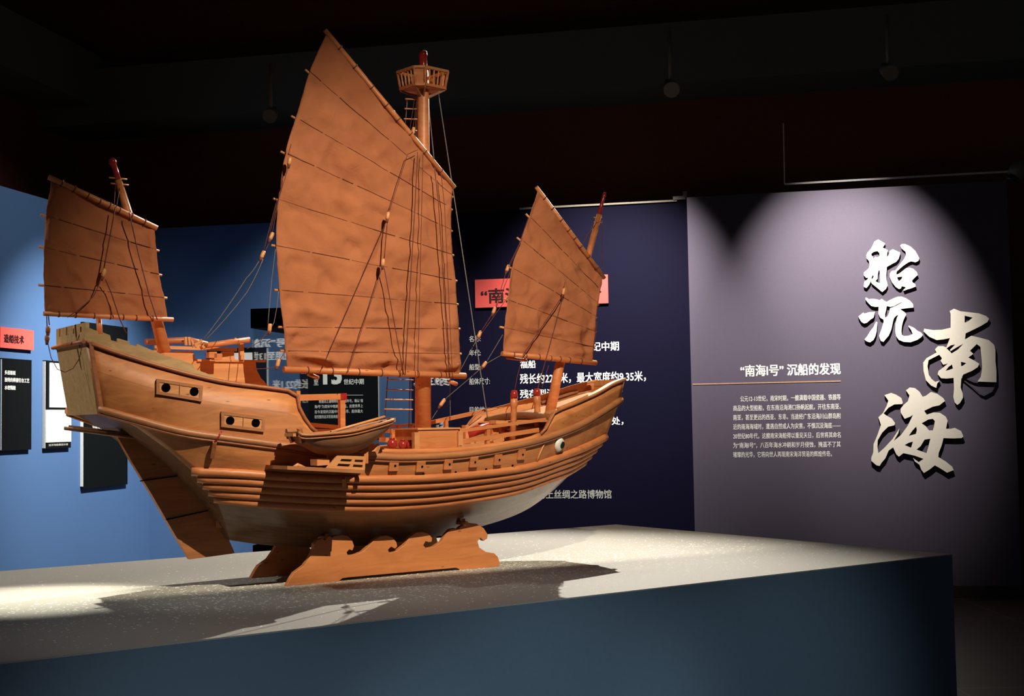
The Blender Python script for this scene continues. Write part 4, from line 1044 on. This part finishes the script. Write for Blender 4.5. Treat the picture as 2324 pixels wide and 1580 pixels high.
# cross benches left of the main mast
pbar('bench', (881, 978), (945, 979), .12, .05, .016); pbar('bench', (868, 998), (946, 1003), -.10, .05, .016)
for x in (892, 938): pbar('bench_leg', (x, 1004), (x, 980), .10, .014, .016)
for x in (905, 942): pbar('bench_leg', (x, 1016), (x, 990), -.12, .010, .012)
# carved bitts with red caps
for x, y0, y1, v in ((1167, 1000, 886, -.12), (1218, 982, 882, -.10)):
    a, b = np.array(P(x - 3 if x < 1200 else x + 3, y0, v)), np.array(P(x, y1, v))
    o = MB().tube([a, a + (b - a) * .55, a + (b - a) * .66, a + (b - a) * .70, a + (b - a) * .86], [.013, .0125, .012, .016, .013], 8).build('bitt', M_WOOD, ship)
    MB().tube([a + (b - a) * .84, a + (b - a) * .93, b], [.0155, .0145, .011], 10).build('bitt_cap', M_RED, o)
# steering beam and post ahead of the poop
sb = pbar('steering_beam', (672, 903), (783, 900), .0, .022, .022, M_WOOD)
pbar('beam_end', (770, 900.5), (784, 900), .0, .024, .024, M_RED, sb)
pbar('steering_post', (776, 985), (775, 906), .0, .020, .020)
# windlass and clutter in the waist
ws = MB().tube([P(1058, 985, .10), P(1112, 968, .10)], .020, 12).build('windlass', M_RED, ship)
for x in (1056, 1114): MB().box(P(x, 985, .10), (.016, .03, .07)).build('windlass_cheek', M_PALE, ws)
for a, b in (((1060, 1004), (1108, 997)), ((1112, 1004), (1136, 996)), ((1118, 958), (1168, 962))): pbar('deck_plank', a, b, -.05, .05, .014, M_PALE)
for x, y in ((1120, 975), (1140, 970), (1148, 985), (1130, 1000)): MB().box(P(x, y, -.02), (.03, .03, .035)).build('deck_block', M_WOOD, ship)
# poop deck gear
pbar('far_bulwark_rail', (350, 788), (537, 794), .25, .012, .012, M_PALE)
fb = MB().pts_prism([P(x, y, .262) for x, y in ((352, 800), (402, 797), (437, 797), (440, 806), (447, 819), (490, 819), (497, 811), (505, 798), (531, 798), (533, 818), (580, 818), (582, 838), (592, 858), (612, 880), (612, 905), (352, 850))], (0, .012, 0)).build('far_bulwark', M_PALE, ship)
MB().bar(P(447, 818, .258), P(602, 820, .258), .012, .008).build('bulwark_cap', M_PALE, fb)
pbar('rail_post', (548, 817), (547, 776), .25, .016, .016, M_PALE)
MB().tube([P(455, 786, .20), P(566, 771, .20)], .011, 10).build('poop_beam', M_WOOD, ship)
MB().tube([P(534, 776, .2), P(534, 767, .2)], .004, 6).build('peg', M_PALE, ship)
MB().tube([P(330, 776, .05), P(430, 772, .05), P(470, 782, .05)], .011, 8).build('poop_spar', M_TRIM, ship)
for a, b in (((421, 765), (422, 784)), ((428, 765), (430, 784)), ((434, 770), (440, 788)), ((438, 786), (458, 772)), ((455, 780), (465, 792)), ((444, 788), (462, 779))): pbar('windlass_bar', a, b, .02, .008, .008, M_PALE)
for x, y in ((362, 798), (480, 806), (492, 810), (352, 803)): MB().box(P(x, y, .2), (.03, .03, .022)).build('deck_block', M_WOOD, ship)

# ------------------------------------------------------------------ side platform with the little boat
pl = MB()
pa, pb_ = np.array(P(652, 1066, -.45)), np.array(P(828, 1075, -.45))
pla = MB().pts_prism([pa, pb_, pb_ * np.array([1, 0, 1]) + np.array([.01, -.30, 0]), pa * np.array([1, 0, 1]) + np.array([.0, -.285, 0])], (0, 0, .012)).build('side_platform', M_RAIL, ship)
# slotted lattice panel standing on the platform
lat = MB()
def lp(x, y): return P(x, y, -.443)
def quad(*q): lat.pts_prism([lp(*k) for k in q], (0, .008, 0))
A_, B_, C_, D_ = (740, 1064), (766, 1034), (830, 1036), (828, 1070)
def bil(s, t):
    a = np.array(A_) + (np.array(D_) - np.array(A_)) * s; b = np.array(B_) + (np.array(C_) - np.array(B_)) * s
    return tuple(a + (b - a) * t)
xs = [0, .22, .57, .66, .93, 1.0]; ts = [0, .25, .42, .60, .76, 1.0]
for i in range(5):
    for jx in range(5):
        if i in (1, 3) and jx in (1, 3): continue
        quad(bil(xs[i], ts[jx]), bil(xs[i + 1], ts[jx]), bil(xs[i + 1], ts[jx + 1]), bil(xs[i], ts[jx + 1]))
lat.build('lattice_panel', M_PALE, pla)
for x, y0, y1 in ((748, 1048, 1024), (829, 1034, 1008)): MB().bar(P(x, y0 + 18, -.40), P(x, y1, -.40), .014, .016).build('cradle_post', M_WOOD, pla)
MB().bar(P(712, 1050, -.40), P(740, 1048, -.40), .05, .02).build('cradle_beam', M_PALE, pla)
MB().bar(P(838, 1030, -.38), P(846, 1012, -.36), .05, .02).build('cradle_beam', M_PALE, pla)
MB().tube([P(667, 1061, -.41), P(675, 1055, -.41), P(690, 1062, -.40)], .006, 6).build('rope_coil', M_PALE, pla)
MB().bar(P(780, 1085, -.34), P(782, 1104, -.325), .012, .014).build('platform_bracket', M_WOOD, pla)
# the boat
boat = empty('rowing_boat', tuple(s2w(*P(770, 1030, -.42))), YS)
tag(boat, 'small dark wooden rowing boat resting on the side platform of the model ship', 'boat')
bo_ = np.array(P(770, 1030, -.42))
near = [np.array(P(x, y, v)) - bo_ for x, y, v in ((677, 981, -.465), (690, 988, -.475), (742, 985, -.483), (800, 979, -.483), (858, 964, -.465), (892, 953, -.432))]
keel = [np.array(P(x, y, v)) - bo_ for x, y, v in ((692, 1016, -.42), (712, 1027, -.42), (742, 1034, -.42), (785, 1033, -.42), (835, 1014, -.42), (884, 972, -.42))]
nr, kr = (resample(catmull(l, 5), 28) for l in (near, keel))
cen = -.42 - bo_[1]
def mir(p): return np.array([p[0], 2 * cen - p[1], p[2]])
chn = [k + (a - k) * np.array([.5, .78, .42]) for a, k in zip(nr, kr)]
ch2 = [k + (a - k) * np.array([.75, .95, .72]) for a, k in zip(nr, kr)]
m = MB()
m.grid([kr, chn, ch2, nr]); m.grid([[mir(p) for p in l] for l in (kr, chn, ch2, nr)])
m.grid([[l[0], mir(l[0])] for l in (kr, chn, ch2, nr)], False)
bh_ = m.build('boat_hull', M_DARK, boat); sd = bh_.modifiers.new('thick', 'SOLIDIFY'); sd.thickness = .005; sd.offset = -1
for fn in (lambda p: p, mir):
    MB().tube([fn(p + np.array([0, -.002, 0])) for p in nr], .0052, 8).build('gunwale', M_RAIL, boat)
    MB().tube([fn(p + np.array([0, -.001, -.011])) for p in nr], .003, 6).build('rubbing_band', M_TRIM, boat)
    a = fn(nr[0]); MB().bar(a + np.array([.004, 0, .012]), fn(chn[0]) + np.array([-.004, 0, -.004]), .012, .016, up=(0, 1, 0)).build('stern_cheek', M_TRIM, boat)
for i in (6, 13, 20): MB().bar(nr[i] + np.array([0, .004, -.010]), mir(nr[i]) + np.array([0, -.004, -.010]), .03, .006, up=(0, 0, 1)).build('thwart', M_RAIL, boat)
MB().bar(nr[-1] * np.array([1, 1, 1]) + np.array([0, 0, .0]), mir(nr[-1]), .02, .014).build('bow_block', M_RAIL, boat)
MB().tube([nr[9] + np.array([0, .03, .004]), nr[-3] + np.array([0, .025, .016])], .005, 6).build('oar', M_PALE, boat)
MB().bar(nr[1] + np.array([-.01, .02, .0]), mir(nr[1]) + np.array([-.01, -.02, .0]), .02, .010).build('stern_bench', M_PALE, boat)

# red pots on the waist deck
def pot(x, y, v, s, label):
    e = empty('clay_pot', tuple(s2w(*P(x, y, v))), YS); tag(e, label, 'pot', 'red pots on the waist deck')
    MB().tube([(0, 0, 0), (0, 0, .012 * s), (0, 0, .026 * s), (0, 0, .034 * s)], [.011 * s, .018 * s, .016 * s, .009 * s], 14).build('pot_body', M_RED, e)
    MB().tube([(0, 0, .034 * s), (0, 0, .039 * s)], [.010 * s, .011 * s], 14).build('pot_rim', M_RED, e)
pot(890, 1019, -.24, 1.0, 'glossy dark red pot nearest the rowing boat on the waist deck')
pot(914, 1020, -.22, .9, 'glossy red pot in the middle of the three beside the hatch house')
pot(932, 1021, -.24, .9, 'glossy red pot next to the hatch house corner')

# ------------------------------------------------------------------ unseen flap and housing added to keep the key beam off the plinth front
kl = empty('key_beam_blocker', tuple(LA)); tag(kl, 'unseen black flap and housing added at the key lamp to block its beam', 'spotlight')
ga, gb = s2w(0.35, -.25, 0.0), s2w(-1.25, -.05, 0.0)
tgt = (ga + gb) / 2; dv = (tgt - LA) / np.linalg.norm(tgt - LA)
ax_n = np.cross(ga - LA, gb - LA); ax_n /= np.linalg.norm(ax_n); ax_s = np.cross(ax_n, dv)
if ax_n[2] > 0: ax_n = -ax_n
c = dv * .42 + ax_n * .20
MB().box(c, (.80, .40, .004), (ax_s, ax_n, dv)).build('beam_flap', M_BLACK, kl)
back = -(s2w(0.1, -.1, .5) - LA); back = back / np.linalg.norm(back)
MB().tube([back * .03, back * .16], .055, 16).build('lamp_housing', M_BLACK, kl)
MB().tube([back * .1, back * .1 + Z * .5], .012, 8).build('stem', M_BLACK, kl)
